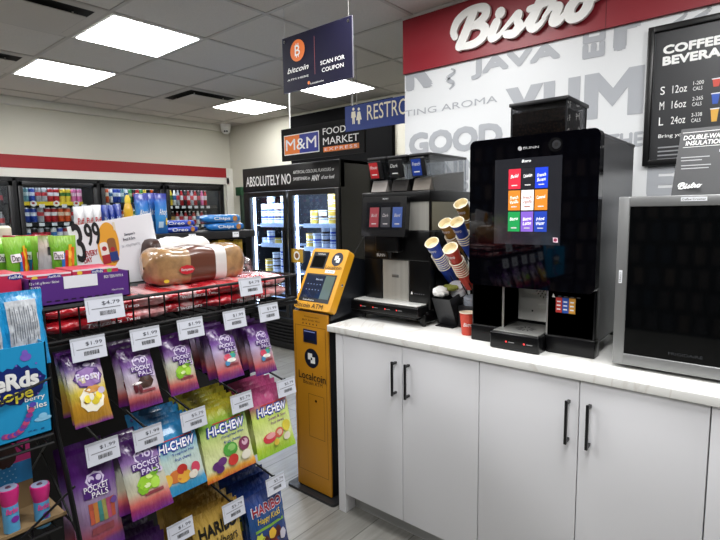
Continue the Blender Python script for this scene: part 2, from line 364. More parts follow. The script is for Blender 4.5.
# letters drawn in picture-free units, then placed: u scale S, origin at lower left of the B
LW = mat('#efeeea', .35)
letters = {   # unit: x-height = 1
 'B': [[(-.35, .75, .75), (-.5, 1.15, .9), (-.35, 1.75, 1), (.1, 2.15, .9), (.7, 2.25, .85), (1.2, 2.05, 1), (1.25, 1.6, 1), (.9, 1.25, .9), (.45, 1.12, .7)],
       [(.55, 1.16, .7), (1.05, 1.1, .9), (1.38, .75, 1.05), (1.3, .3, 1), (.9, .02, .9), (.35, 0, .8), (-.05, .1, .8)],
       [(.55, 2.05, 1.05), (.4, 1.4, 1.1), (.22, .7, 1.15), (.02, .08, 1.1)]],
 'i': [[(0, .55, .5), (.22, .98, 1), (.1, .5, 1.05), (.12, .08, .95), (.45, .1, .6), (.7, .45, .45)], [(.34, 1.48, 1.15), (.35, 1.52, 1.15)]],
 's': [[(0, .45, .45), (.35, .9, .6), (.62, 1.12, .9), (.62, .75, .8), (.78, .38, 1), (.55, .02, .95), (.15, .08, .8)], [(.6, .06, .6), (.95, .25, .5), (1.15, .5, .45)]],
 't': [[(.05, .5, .45), (.3, .95, .6), (.62, 1.75, 1)], [(.66, 1.8, 1), (.4, .85, 1.05), (.28, .3, 1), (.45, .02, .9), (.75, .15, .6), (.95, .5, .45)], [(.1, 1.2, .7), (.5, 1.24, .75), (.95, 1.32, .7)]],
 'r': [[(0, .5, .45), (.25, 1.0, .6), (.3, 1.2, .8), (.28, .95, .7), (.62, .92, .8), (.55, .5, 1), (.5, .1, .95), (.75, .04, .7), (1.05, .5, .45)]],
 'o': [[(.75, 1.02, .8), (.4, 1.02, .9), (.15, .55, 1.05), (.3, .06, 1), (.7, .05, .9), (.95, .5, 1), (.85, .95, .9), (.55, 1.02, .8)], [(.85, .85, .6), (1.2, .78, .5), (1.5, .95, .45)]]}
def script_word(mb, F, word, u, v, S, w, m, slant=.18, d=.018, l=.02, vs=1, hs=1):
    adv = {'B': 1.75, 'i': .72, 's': 1.08, 't': .9, 'r': 1.0, 'o': 1.2}
    for ch in word:
        for st in letters[ch]: l += .0011; stroke(mb, F, [(u+(x*hs+y*slant)*S, v+y*S*vs, ww) for x, y, ww in st], w, m, d, l)
        u += adv[ch]*S*hs
b0 = FB.uv(454.5, 50); t0 = FB.uv(487, 6.5)
S = (t0[1]-b0[1])/2.25
SU = S
wd = MB(); script_word(wd, FB, 'Bistro', b0[0]+.50*S, b0[1], S, .047, LW, hs=1.30); wd.build('script_lettering', fa, smooth=0)
# ------------------------------------------------------------------ ceiling light panels and vents
LEDM = mat('#ffffff', .5, emis=23); FR = mat('#d8d6d0', .5)
def light(i, j, label):
    x0, y0 = GX+i*GP, GY+j*GP; t = thing('ceiling_light', label, 'ceiling light', (x0+GP/2, y0+GP/2, CEIL), 'square light panels in the ceiling grid')
    a = .012
    MB().box(x0+a, x0+GP-a, y0+a, y0+GP-a, CEIL-.006, CEIL, FR).build('frame', t)
    MB().box(x0+.034, x0+GP-.034, y0+.034, y0+GP-.034, CEIL-.009, CEIL-.006, LEDM).build('diffuser', t)
light(0, 0, 'glowing square ceiling light beside the big vent, nearest and largest of the lights in view')
light(0, 2, 'glowing square ceiling light at the far left, one tile behind the largest one')
light(3, 2, 'glowing square ceiling light next to the far vent, near the security camera')
light(3, 0, 'glowing square ceiling light seen just under the hanging navy coupon sign')
for (i, j) in [(-3, 0), (-3, 2), (-3, -2), (0, -3), (-3, -5), (0, -6), (-6, 0), (-6, -4), (-1, -5)]:     # unseen panels assumed for the rest of the store, the last added as fill
    ld = bpy.data.lights.new('unseen_panel_light', 'AREA'); ld.shape = 'SQUARE'; ld.size = .55; ld.energy = 21; ld.color = (1, 1, 1)
    lo_ = bpy.data.objects.new('unseen_panel_light', ld); COL.objects.link(lo_); lo_.location = (GX+(i+.5)*GP, GY+(j+.5)*GP, CEIL-.01)
def vent(i, j, label):
    x0, y0 = GX+i*GP, GY+j*GP; t = thing('ceiling_vent', label, 'vent', (x0+GP/2, y0+GP/2, CEIL), 'square air vents in the ceiling grid')
    VM = mat('#bdb9b1', .5); a = .012; z = CEIL
    f = MB()
    for k, (s0, s1, zz) in enumerate(((.012, .06, .006), (.06, .085, .02))):
        A, B, C, D = x0+s0, x0+GP-s0, y0+s0, y0+GP-s0; E_, F_, G_, H_ = x0+s1, x0+GP-s1, y0+s1, y0+GP-s1
        z0, z1 = (z-.006, z-.006) if k == 0 else (z-.006, z-.001)
        f.add([(A, C, z0), (B, C, z0), (B, D, z0), (A, D, z0), (E_, G_, z1), (F_, G_, z1), (F_, H_, z1), (E_, H_, z1)], [(0, 1, 5, 4), (1, 2, 6, 5), (2, 3, 7, 6), (3, 0, 4, 7)], VM)
    f.build('frame', t)
    MB().box(x0+.06, x0+GP-.06, y0+.06, y0+GP-.06, z-.0065, z-.0055, mat('#060606', .8)).build('duct_opening', t)
    p = MB(); s0 = .095; s1 = .15; zl, zh = z-.036, z-.006
    A, B, C, D = x0+s0, x0+GP-s0, y0+s0, y0+GP-s0
    p.box(A, B, C, D, zl, zl+.004, VM)
    p.build('face_plate', t)
    for (hx, hy) in ((A+.05, C+.05), (B-.05, C+.05), (A+.05, D-.05), (B-.05, D-.05)): MB().box(hx-.004, hx+.004, hy-.004, hy+.004, zl+.004, z-.002, VM).build('hanger', t)
vent(2, 2, 'square ceiling vent with a drop plate, between the two far light panels')
vent(-1, 0, 'large square ceiling vent at the upper left corner, beside the largest light')
vent(-1, 2, 'square ceiling vent cut off by the left photo edge, beside the far left light')
# dome camera
c = atZ(232, 128, 2.57); c.x, c.y = XS-.16, YB-.16
t = thing('security_camera', 'small white dome security camera in the far corner under the ceiling', 'camera', (c.x, c.y, CEIL))
MB().lathe([(.062, 0), (.066, -.012), (.062, -.05), (.058, -.06)], mat('#e8e8e4', .4), (c.x, c.y, CEIL), n=24).build('housing', t)
MB().lathe([(.058, -.06), (.056, -.08), (.045, -.105), (.025, -.12), (.0, -.124)], mat('#dcdcd8', .3), (c.x, c.y, CEIL), n=24).build('dome', t)
l = MB(); L0 = V3((c.x, c.y, CEIL-.088)); dn = (CAM-L0).normalized()
for s_ in (-1, 1): l.blob(L0+dn*.050+V3((cos(HEAD), -sin(HEAD), 0))*.014*s_, .011, INK)
l.build('lens', t)
# green box on the side wall
MBg = MB().box(XS-.09, XS, 5.42, 5.54, 1.68, 1.79, mat('#143f24', .5), .008).box(XS-.07, XS-.03, 5.44, 5.48, .9, 1.69, mat('#26382c', .5)).build('alarm_box')
tag(MBg, 'small dark green box with a pipe below it, left of the tall glass-door fridge header', 'alarm box')
# ================================================================== HANGING SIGNS
def rod(name, t, p, q, r=.002, m=None): MB().tube([p, q], r, m or mat('#9a9894', .4), 6).build(name, t)
# navy coupon sign
F = FX(2.0); u0, v1 = F.uv(282, 39); u1, _ = F.uv(352, 15); v0 = 2.124; v1 = 2.425
t = thing('hanging_sign', 'navy hanging sign with an orange coin emblem, text ATM HERE and SCAN FOR COUPON', 'sign', F.p((u0+u1)/2, v1))
NAVY = mat('#131129', .6, spec=.2); ORG = mat('#e8762c', .4)
b = MB().fbox(F, u0, v0, u1, v1, -.008, 0, mat('#77767f', .5)); b.rect(F, u0+.001, v0+.001, u1-.001, v1-.001, NAVY, .0006)
FH_ = FX(2.0)
def tx(b, F, s, p0, p1, m, bold=.01, l=.004, **k):
    a = F.uv(*p0); c = F.uv(*p1); b.text(s, F, a[0], a[1], c[0], c[1], m, l=l, bold=bold, **k)
tx(b, F, 'bitcoin', (288, 74.5), (309, 63), WHITE, .03, shear=.3)
tx(b, F, 'ATM HERE', (288, 82), (309, 74.5), WHITE, .0)
tx(b, F, 'SCAN FOR', (321, 65.5), (345, 54.5), WHITE, .01)
tx(b, F, 'COUPON', (322.5, 72.5), (344, 62.5), WHITE, .01)
tx(b, F, 'Localcoin', (311, 84.5), (324, 79.5), WHITE, .01)
a = F.uv(309, 82.8); b.disc(F, a[0], a[1], .009, .009, ORG)
a = F.uv(297.8, 50.5); b.disc(F, a[0], a[1], .058, .058, ORG, .003); b.text('B', F, a[0]-.02, a[1]-.028, a[0]+.022, a[1]+.028, WHITE, l=.005, bold=.02)
for s_ in (-.008, .008):
    b.rect(F, a[0]+s_-.003, a[1]+.026, a[0]+s_+.003, a[1]+.037, WHITE, .005); b.rect(F, a[0]+s_-.003, a[1]-.037, a[0]+s_+.003, a[1]-.026, WHITE, .005)
a = F.uv(314, 36); c = F.uv(316, 74); b.rect(F, a[0], c[1], a[0]+.003, a[1], mat('#8a4a50', .5), .0012)
b.build('panel', t)
for uu in (u0+.02, u1-.025):
    rod('wire', t, F.p(uu, v1-.01, -.002), F.p(uu, CEIL, -.002), .0012)
    MB().disc(F, uu, v1-.022, .008, .008, CHROME, .003, 12).disc(F, uu, v1-.022, .003, .003, INK, .004, 8).build('grommet', t)
# restrooms sign
F = FX(2.85); u0, v0 = F.uv(345.5, 133); v0 = F.uv(346, 132)[1]; v1 = F.uv(345, 107)[1]
t = thing('hanging_sign', 'royal blue hanging restrooms sign with two figures, half hidden by the white partition', 'sign', F.p(u0+.37, v1))
b = MB().fbox(F, u0, v0, u0+.75, v1, -.008, 0, mat('#1d3478', .55, spec=.3))
RW = mat('#d8d2bc', .5)
tx(b, F, 'RESTRO', (367.5, 120.5), (408, 97.5), RW, .0)
b.text('OMS', F, F.uv(409, 105)[0], F.uv(368, 120)[1], F.uv(409, 105)[0]+.16, F.uv(367.5, 108)[1], RW, l=.0012)
for px, dress in ((353.6, 0), (359, 1)):
    a = F.uv(px, 117); U, Vc = a; 
    b.disc(F, U, Vc+.055, .011, .011, RW, .0014, 14)
    sh = [(-.018, .038), (.018, .038), (.022, -.005), (.012, -.005), (.011, -.05), (.002, -.05), (0, -.01), (-.002, -.05), (-.011, -.05), (-.012, -.005), (-.022, -.005)] if not dress else \
         [(-.012, .038), (.012, .038), (.026, -.02), (.01, -.02), (.009, -.05), (.001, -.05), (0, -.02), (-.001, -.05), (-.009, -.05), (-.01, -.02), (-.026, -.02)]
    b.prism(F, [(U+x, Vc+y) for x, y in sh], .0013, .0013, RW)
b.build('panel', t)
for px in (351.3, 356.5): uu = F.uv(px, 105)[0]; rod('rod', t, F.p(uu, v1-.01, -.004), F.p(uu, CEIL, -.004), .003)
# food market sign
F = FX(3.2); u0 = F.uv(281, 127)[0]; u1 = F.uv(364, 118)[0]; v0, v1 = 1.925, 2.215
t = thing('hanging_sign', 'black hanging food market sign with an orange and blue logo block over the fridge', 'sign', F.p((u0+u1)/2, v1))
b = MB().fbox(F, u0, v0, u1, v1, -.02, 0, mat('#1c1b1c', .7, spec=.2)); BL = mat('#1c2c92', .4)
A = F.uv(284.5, 153.5); C = F.uv(319, 131.5); a0 = A[0]; a1 = C[0]; c0, c1 = 1.975, 2.155
b.rect(F, a0, c0, a1, c1, WHITE, .001); w = .008; mid = a0+(a1-a0)*.46
b.rect(F, a0+w, c0+w, mid, c1-w, mat('#ef7d2a', .4), .003); b.rect(F, mid, c0+w, a1-w, c1-w, BL, .003)
b.text('M&M', F, a0+.03, c0+.04, a1-.03, c1-.04, WHITE, l=.006, bold=.02)
f0 = F.uv(323, 130)[0]; f1 = F.uv(346, 125)[0]; f2 = F.uv(359, 130)[0]
b.text('FOOD', F, f0, 2.11, f1, 2.165, WHITE, l=.004, bold=.02); b.text('MARKET', F, f0, 2.025, f2, 2.085, WHITE, l=.004, bold=.02)
b.rect(F, f0, 1.965, f2, 2.007, mat('#ef7d2a', .4), .001); b.text('EXPRESS', F, f0+.02, 1.974, f2-.02, 1.998, WHITE, l=.005, space=1.25)
b.build('panel', t)
for px in (289, 352): uu = F.uv(px, 125)[0]; rod('rod', t, F.p(uu, v1-.01, -.01), F.p(uu, CEIL, -.01), .006, WHITE)


# ================================================================== WALK-IN COOLER DOORS IN THE BACK WALL
FRM = mat('#0c0c0e', .35); ZT = 1.835; YC = YB-.03
cv = thing('beverage_cooler', 'long black-framed walk-in beverage cooler built into the far wall under the red band', 'cooler', (2.4, YB, 0))
CAV = mat('#55585c', .6)
MB().box(.78, 4.0, YB+.52, YB+.54, .05, 1.85, mat('#202225', .7)).box(.78, 4.0, YB, YB+.54, ZT, 1.86, CAV).box(.78, 4.0, YB, YB+.54, .05, .08, CAV) \
    .box(.77, .79, YB, YB+.54, .05, 1.85, CAV).box(3.98, 4.0, YB, YB+.54, .05, 1.85, CAV).build('housing', cv)
b = MB().box(.8, 3.97, YC, YB+.02, ZT-.035, ZT, FRM).box(.8, 3.97, YC, YB+.02, .08, .16, FRM)
SE = [.80, 1.607, 2.385, 3.140, 3.955]
for x in SE: b.box(x-.015, x+.015, YC, YB+.05, .1, ZT, FRM)
b.build('surround', cv)
PANE = glass((.86, .88, .88), .05)
for k in range(4):
    x0, x1 = SE[k]+.02, SE[k+1]-.02
    f = MB(); y0, y1 = YC-.02, YC+.02; w = .042
    f.box(x0, x0+w, y0, y1, .17, ZT-.04, FRM, .004).box(x1-w, x1, y0, y1, .17, ZT-.04, FRM, .004).box(x0, x1, y0, y1, ZT-.09, ZT-.04, FRM, .004).box(x0, x1, y0, y1, .17, .25, FRM, .004)
    d = f.build('door', cv)
    MB().box(x0+w, x1-w, YC-.004, YC+.004, .25, ZT-.09, PANE).build('pane', d)
    h = MB(); hx = x1-w/2 if k % 2 else x0+w/2
    h.tube([(hx, y0-.03, .8), (hx, y0-.03, 1.25)], .009, mat('#2a2a2c', .3)).tube([(hx, y0-.03, .85), (hx, y0, .85)], .007, FRM).tube([(hx, y0-.03, 1.2), (hx, y0, 1.2)], .007, FRM)
    h.build('handle', d)
COOL = mat('#eef4ff', .5, emis=22)
for k in range(4):
    MB().box(SE[k]+.08, SE[k+1]-.08, YB+.03, YB+.06, ZT-.02, ZT-.005, COOL).build('light_strip', cv)
# shelves: door index, shelf height, x range, number, can height, tag style, colours
SHELF = mat('#1d1f22', .4); LIDM = mat('#b8babd', .3, metal=.7)
def can_mesh(name, c, c2, h, r, kind):
    t = thing(name, 'x', 'drink', (0, 0, 0))
    A, B = mat(c, .35), mat(c2, .35)
    if kind == 'can':
        MB().lathe([(r*.78, 0), (r, .006), (r, h*.45), (r, h*.7), (r, h*.93), (r*.86, h)], A, mats=[LIDM, A, B, A, LIDM], n=14).build('body', t)
        MB().lathe([(r*.84, h), (r*.84, h+.0015)], LIDM, n=14).build('lid', t)
    else:
        MB().lathe([(r*.9, 0), (r, .01), (r, h*.35), (r, h*.62), (r*.75, h*.75), (r*.42, h*.88), (r*.42, h*.93)], A, mats=[A, A, B, A, A, A], n=12).build('body', t)
        MB().lathe([(r*.45, h*.92), (r*.45, h)], mat('#e8e8e8', .4) if c != '#e8e8e8' else A, n=12).build('cap', t)
    return t
PAL = {'blue': ('#2546a8', '#e6ecf5'), 'red': ('#b01c26', '#e8e8ea'), 'silver': ('#a9adb2', '#d6434c'), 'yellow': ('#e3c53a', '#4a7d3a'), 'pink': ('#dd6fa8', '#f2d0de'), 'teal': ('#5d8f98', '#cfdedd'),
       'dark': ('#1c1e22', '#c8384a'), 'green': ('#3f8f4e', '#d9e6a5'), 'orange': ('#d8541f', '#f3dcc4'), 'white': ('#e8e8e8', '#3f7ab8'), 'brown': ('#4a2418', '#d9b25c')}
PROTO = {}
def drink(kind, col, h, r, loc, label, group):
    key = (kind, col, h, r)
    nm = 'drink_can' if kind == 'can' else 'drink_bottle'
    if key not in PROTO:
        PROTO[key] = can_mesh(nm, *PAL[col], h, r, kind); t = PROTO[key]; t.location = loc; tag(t, label, 'drink', group); return t
    return dup(PROTO[key], loc=loc, label=label, group=group)
DN = ['leftmost', 'second', 'third', 'rightmost']
ROWS = [(0, 1.555, .98, 1.54, 'bottle', .17, .03, ['dark', 'white', 'dark', 'white', 'green', 'dark', 'white', 'dark'], 'top'),
        (0, 1.335, .98, 1.54, 'bottle', .17, .03, ['white', 'silver', 'dark', 'dark', 'white', 'silver', 'white', 'silver'], 'middle'),
        (0, 1.10, .98, 1.54, 'bottle', .17, .03, ['silver', 'white', 'green', 'white', 'white', 'dark', 'dark', 'silver'], 'bottom'),
        (1, 1.595, 1.70, 2.26, 'can', .145, .0265, ['teal', 'blue', 'silver', 'silver', 'red', 'red', 'yellow', 'yellow', 'pink', 'pink'], 'top'),
        (1, 1.390, 1.69, 2.26, 'can', .150, .0295, ['blue', 'blue', 'silver', 'red', 'red', 'orange', 'orange', 'silver', 'white'], 'middle'),
        (1, 1.185, 1.69, 2.28, 'can', .150, .0285, ['white', 'dark', 'silver', 'dark', 'white', 'blue', 'red', 'red', 'red', 'silver'], 'bottom'),
        (2, 1.59, 2.50, 3.07, 'can', .165, .021, ['orange', 'white', 'blue', 'blue', 'teal', 'white', 'green', 'dark', 'red', 'green', 'yellow', 'dark', 'orange'], 'top'),
        (2, 1.36, 2.50, 3.07, 'can', .150, .027, ['blue', 'white', 'red', 'orange', 'blue', 'green', 'white', 'dark', 'yellow', 'red'], 'middle'),
        (2, 1.13, 2.50, 3.07, 'can', .150, .027, ['white', 'white', 'green', 'orange', 'blue', 'dark', 'red', 'dark', 'yellow', 'red'], 'bottom'),
        (3, 1.560, 3.22, 3.80, 'bottle', .20, .022, ['green', 'yellow', 'white', 'silver', 'red', 'dark', 'red', 'silver', 'red', 'dark', 'pink', 'red'], 'top'),
        (3, 1.320, 3.22, 3.80, 'bottle', .17, .026, ['green', 'brown', 'red', 'silver', 'red', 'dark', 'red', 'white', 'red', 'dark'], 'middle'),
        (3, 1.09, 3.22, 3.80, 'can', .150, .026, ['green', 'brown', 'red', 'silver', 'red', 'dark', 'red', 'white', 'red', 'dark'], 'bottom')]
YEL = mat('#f0d21e', .5); REDM = mat('#c0202a', .5)
for (k, z, xa, xb, kind, h, r, cols, rowname) in ROWS:
    x0, x1 = SE[k]+.04, SE[k+1]-.04
    s = MB().box(x0, x1, YB+.06, YB+.5, z-.012, z, SHELF)
    s.box(x0, x1, YB+.05, YB+.06, z-.035, z+.004, SHELF)
    F = FY(YB+.049)
    if (k, rowname) == (1, 'top'):
        s.rect(F, x0+.02, z-.032, x1-.1, z+.006, YEL)
        for cxx in (1.88, 2.0, 2.19): pass
        for px in (33, 56, 76):
            cx_ = F.uv(px, 200)[0]; s.disc(F, cx_, z-.014, .03, .03, WHITE, .003, 16); s.disc(F, cx_, z-.010, .014, .012, REDM, .004, 10)
            s.rect(F, cx_+.05, z-.055, cx_+.10, z-.02, PAPER, .003)
    else:
        for q in range(5 if k != 3 else 7): xx = x0+.05+q*(x1-x0-.12)/(5 if k != 3 else 7); s.rect(F, xx, z-.036, xx+.05, z-.004, PAPER, .002)
    s.build('shelf', cv)
    n = len(cols); grp = 'drinks on the %s shelf behind the %s cooler door' % (rowname, DN[k])
    for i, cname in enumerate(cols):
        drink(kind, cname, h, r, (xa+(i+.5)*(xb-xa)/n, YB+.10, z), '%s %s drink from the left, %s shelf of the %s far cooler door' % (ORD[i], cname, rowname, DN[k]), grp)

# ================================================================== UPRIGHT GLASS-DOOR FRIDGE ON THE SIDE WALL
X0 = 3.45; F = FX(X0); yl, yr = 4.600, 3.165; ztop = 1.93
fr = thing('display_fridge', 'tall black two-door display fridge with a header reading ABSOLUTELY NO', 'fridge', (X0+.3, (yl+yr)/2, 0))
b = MB().box(X0+.05, X0+.06, yr, yl, 0, .2, FRM)
b.box(X0+.02, XS-.055, yr, yr+.03, 0, ztop, mat('#08080a', .15)).box(X0+.02, XS-.055, yl-.03, yl, 0, ztop, FRM).box(X0+.02, XS-.055, yr, yl, ztop-.03, ztop, FRM)
b.box(XS-.09, XS-.055, yr, yl, 0, ztop, mat('#3c4048', .5)).box(X0+.02, XS-.055, yr, yl, .06, .3, FRM)
b.build('cabinet', fr)
b = MB().box(X0, X0+.08, yr, yl, 1.675, ztop, mat('#101012', .4), .006)
def hx(s, p0, p1, bold, **k):
    a = F.uv(*p0); c = F.uv(*p1); b.text(s, F, a[0], a[1], c[0], c[1], WHITE, l=.003, bold=bold, **k)
a = F.uv(246.5, 187); c = F.uv(291, 173)
b.text('ABSOLUTELY NO', F, a[0], 1.735, c[0], 1.84, WHITE, l=.003, bold=.03)
a = F.uv(293.5, 180); c = F.uv(334.5, 172)
b.text('ARTIFICIAL COLOURS, FLAVOURS or', F, a[0], 1.825, c[0], 1.86, WHITE, l=.003, bold=.01)
w_ = c[0]-a[0]; b.text('SWEETENERS in', F, a[0], 1.765, a[0]+w_*.42, 1.795, WHITE, l=.003, bold=.01)
b.text('ANY', F, a[0]+w_*.46, 1.750, a[0]+w_*.66, 1.805, WHITE, l=.003, bold=.03, shear=.2); b.text('of our food', F, a[0]+w_*.7, 1.760, a[0]+w_, 1.795, WHITE, l=.003, shear=.3)
b.build('header', fr)
g_ = MB().box(X0+.02, X0+.05, yr, yl, .03, .34, FRM)
for k in range(7): g_.box(X0+.005, X0+.02, yr+.04, yl-.04, .07+k*.035, .085+k*.035, mat('#1f1f22', .4))
g_.build('vent_grille', fr)
dl = [(4.590, 3.90), (3.865, 3.175)]
UL = [(F.uv(251, 230)[0], F.uv(284, 230)[0]), (F.uv(293, 230)[0], F.uv(336, 230)[0])]
BP = glass((.8, .86, .95), .06)
INT = mat('#dfe8f5', .5, emis=11)
for k, (ya, yb) in enumerate(dl):
    f = MB(); A, B = -UL[k][0], -UL[k][1]      # world y of the pane edges
    z0, z1 = .42, 1.62
    f.box(X0-.005, X0+.03, A, ya, .36, 1.67, FRM, .003).box(X0-.005, X0+.03, yb, B, .36, 1.67, FRM, .003).box(X0-.005, X0+.03, B, A, z1, 1.67, FRM).box(X0-.005, X0+.03, B, A, .36, z0, FRM)
    d = f.build('door', fr)
    MB().box(X0+.008, X0+.016, B, A, z0, z1, BP).build('pane', d)
    hy = B-.02 if k == 0 else A+.02
    MB().tube([(X0-.03, hy, .75), (X0-.03, hy, 1.3)], .01, FRM).box(X0-.03, X0, hy-.006, hy+.006, .78, .8, FRM).box(X0-.03, X0, hy-.006, hy+.006, 1.25, 1.27, FRM).build('handle', d)
    MB().box(X0+.04, X0+.06, A-.02, A-.005, z0, z1, INT).build('light_strip', fr)
MB().box(X0+.05, X0+.07, yr+.05, yl-.05, 1.63, 1.65, INT).build('light_strip', fr)
SH = mat('#b9cbe2', .4, emis=.35)  # shelves glow faintly: the cabinet light is put into their colour
shz = []
for k, zs in enumerate(([225.5, 246, 275.5], [226, 250, 276])):
    A, B = -UL[k][0], -UL[k][1]
    row = []
    for pz in zs:
        z = F.uv(272 if k == 0 else 315, pz)[1]; row.append(z)
        s = MB().box(X0+.08, X0+.5, B-.0, A+.0, z-.006, z, SH).box(X0+.07, X0+.08, B-.0, A-.08, z-.02, z+.022, SH)
        s.build('shelf', fr)
    row += [row[-1]-.25, row[-1]-.5]
    for z in row[-2:]: MB().box(X0+.08, X0+.5, B-.0, A, z-.006, z, SH).build('shelf', fr)
    shz.append(row)
JB = mat('#2a4fc0', .35); JW = mat('#e4e8ef', .4); JY = mat('#d9b64a', .4); JBR = mat('#4a3326', .5)
def tub(body, lid, h, r):
    t = thing('food_tub', 'x', 'tub'); MB().lathe([(r*.9, 0), (r, .008), (r, h*.25), (r, h*.75), (r, h*.86)], body, mats=[body, body, lid, body], n=12).build('body', t)
    MB().lathe([(r*1.06, h*.84), (r*1.08, h), (r*.9, h)], lid, n=12).build('lid', t); return t
TP = [tub(JB, JW, .075, .042), tub(JW, JY, .075, .042), tub(JBR, JW, .075, .042)]
used = [0, 0, 0]
def put_tub(kind, x, y, z, label):
    if not used[kind]: used[kind] = 1; o = TP[kind]; o.location = (x, y, z); tag(o, label, 'tub', 'tubs stacked in the tall fridge'); return
    dup(TP[kind], loc=(x, y, z), label=label, group='tubs stacked in the tall fridge')
LN = ['top', 'second', 'third', 'fourth', 'fifth']
# door, shelf, column offsets from right edge of the pane, stack height, kind
PL = [(0, 0, [(.06, 4, 0), (.17, 4, 0), (.28, 3, 2), (.39, 4, 0), (.50, 3, 0)]), (0, 1, [(.06, 2, 0), (.17, 2, 0), (.29, 1, 1), (.41, 2, 0), (.5, 1, 0)]), (0, 2, [(.06, 4, 0), (.20, 4, 0), (.33, 3, 2), (.46, 2, 1)]), (0, 3, [(.06, 3, 0), (.2, 2, 0), (.34, 3, 1)]),
      (1, 0, [(.08, 3, 1), (.20, 4, 1), (.33, 2, 2), (.45, 2, 1)]), (1, 1, [(.06, 3, 0), (.18, 3, 0), (.30, 4, 2), (.42, 2, 0), (.52, 2, 1)]), (1, 2, [(.06, 3, 0), (.2, 3, 0), (.33, 2, 2), (.46, 3, 0)]), (1, 3, [(.1, 2, 0), (.3, 2, 0)])]
for dk, sk, cols in PL:
    B = -UL[dk][1]
    for ci, (off, n, kd) in enumerate(cols):
        for q in range(n):
            put_tub(kd, X0+.17, B+off, shz[dk][sk]+q*.077, '%s tub up, %s stack from the right, %s shelf, %s fridge door' % (ORD[q], ORD[ci], LN[sk], ['left', 'right'][dk]))
# yellow round sticker on the door gap near the machine
a = F.uv(292, 262); c_ = F.uv(303, 249)
o = MB().fbox(F, a[0], a[1], c_[0]+.0, c_[1], .004, .007, mat('#c79a2e', .5)).disc(F, (a[0]+c_[0])/2, (a[1]+c_[1])/2, .045, .045, WHITE, .009, 20).disc(F, (a[0]+c_[0])/2, (a[1]+c_[1])/2, .028, .028, mat('#8a5a2a', .5), .010, 16).build('sticker', fr)
# low dark glass case between the fridge and the far corner
F = FX(3.62); A = F.uv(233, 234); Bq = F.uv(252, 233)
t = thing('glass_case', 'low black-framed glass case beyond the snack shelving, left of the tall fridge', 'case', (3.85, 5.05, 0))
zt = 1.17; ya, yb = 5.50, 4.66
b = MB().box(3.62, 4.08, yb, ya, 0, .1, FRM).box(3.62, 4.08, yb, ya, zt-.06, zt, FRM).box(3.62, 4.08, yb, yb+.03, 0, zt, FRM).box(3.62, 4.08, ya-.03, ya, 0, zt, FRM).box(4.05, 4.08, yb, ya, 0, zt, mat('#6d7a6a', .6))
b.box(3.62, 3.65, yb, yb+.08, 0, zt, FRM).box(3.62, 3.65, ya-.08, ya, 0, zt, FRM); b.build('frame', t)
MB().box(3.63, 3.64, yb+.08, ya-.08, .1, zt-.06, glass((.5, .58, .5), .12)).build('pane', t)
MB().box(3.66, 4.05, yb+.03, ya-.03, .62, .635, STEELD).build('shelf', t)

def area(name, loc, rot, sx, sy, p, col=(.85, .92, 1)):
    l = bpy.data.lights.new(name, 'AREA'); l.shape = 'RECTANGLE'; l.size = sx; l.size_y = sy; l.energy = p; l.color = col
    o = bpy.data.objects.new(name, l); COL.objects.link(o); o.location = loc; o.rotation_euler = rot; return o
for k in range(2):  # added fill lamps brighten the shelves: one overhead, one along the LED strip
    A, B = -UL[k][0], -UL[k][1]
    area('fridge_fill', (X0+.06, (A+B)/2, 1.60), (0, math.radians(-35), 0), .04, A-B-.06, 5)
    area('fridge_fill', (X0+.07, A-.012, 1.05), (math.radians(-90), 0, math.radians(-35)), .03, 1.1, 6)
# ================================================================== BASE CABINETS AND WORKTOP
def marble():
    m = bpy.data.materials.new('white_marble_laminate'); m.use_nodes = True; nt = m.node_tree; b = bsdf(m)
    tc = nt.nodes.new('ShaderNodeTexCoord'); n = nt.nodes.new('ShaderNodeTexNoise'); n.inputs['Scale'].default_value = 2.2; n.inputs['Detail'].default_value = 6; n.inputs['Distortion'].default_value = 1.2
    nt.links.new(tc.outputs['Object'], n.inputs[0]); cr = nt.nodes.new('ShaderNodeValToRGB'); e = cr.color_ramp.elements
    e[0].position = .475; e[0].color = lin('#eeeeea'); e[1].position = .525; e[1].color = lin('#eeeeea'); k = e.new(.5); k.color = lin('#dfdcd6')
    nt.links.new(n.outputs[0], cr.inputs[0]); nt.links.new(cr.outputs[0], b.inputs['Base Color']); b.inputs['Roughness'].default_value = .22; return m
XD = 1.69; DOOR = mat('#e6e6e9', .4); CARC = mat('#cfd0d2', .45); HB = mat('#0d0d0f', .35)
wt = MB().box(1.676, XW-.003, -.60, 1.637, .889, .92, marble(), .003).build('worktop')
tag(wt, 'long white marble-look worktop carrying the coffee machines and mini fridge', 'worktop')
bs = [1.594, .855, .135, -.60, -1.33]
names = ['white two-door base cabinet at the left end, beside the yellow machine', 'white two-door base cabinet under the large touchscreen coffee machine', 'white two-door base cabinet at the right edge under the mini fridge', 'white two-door base cabinet beyond the right edge of the photo']
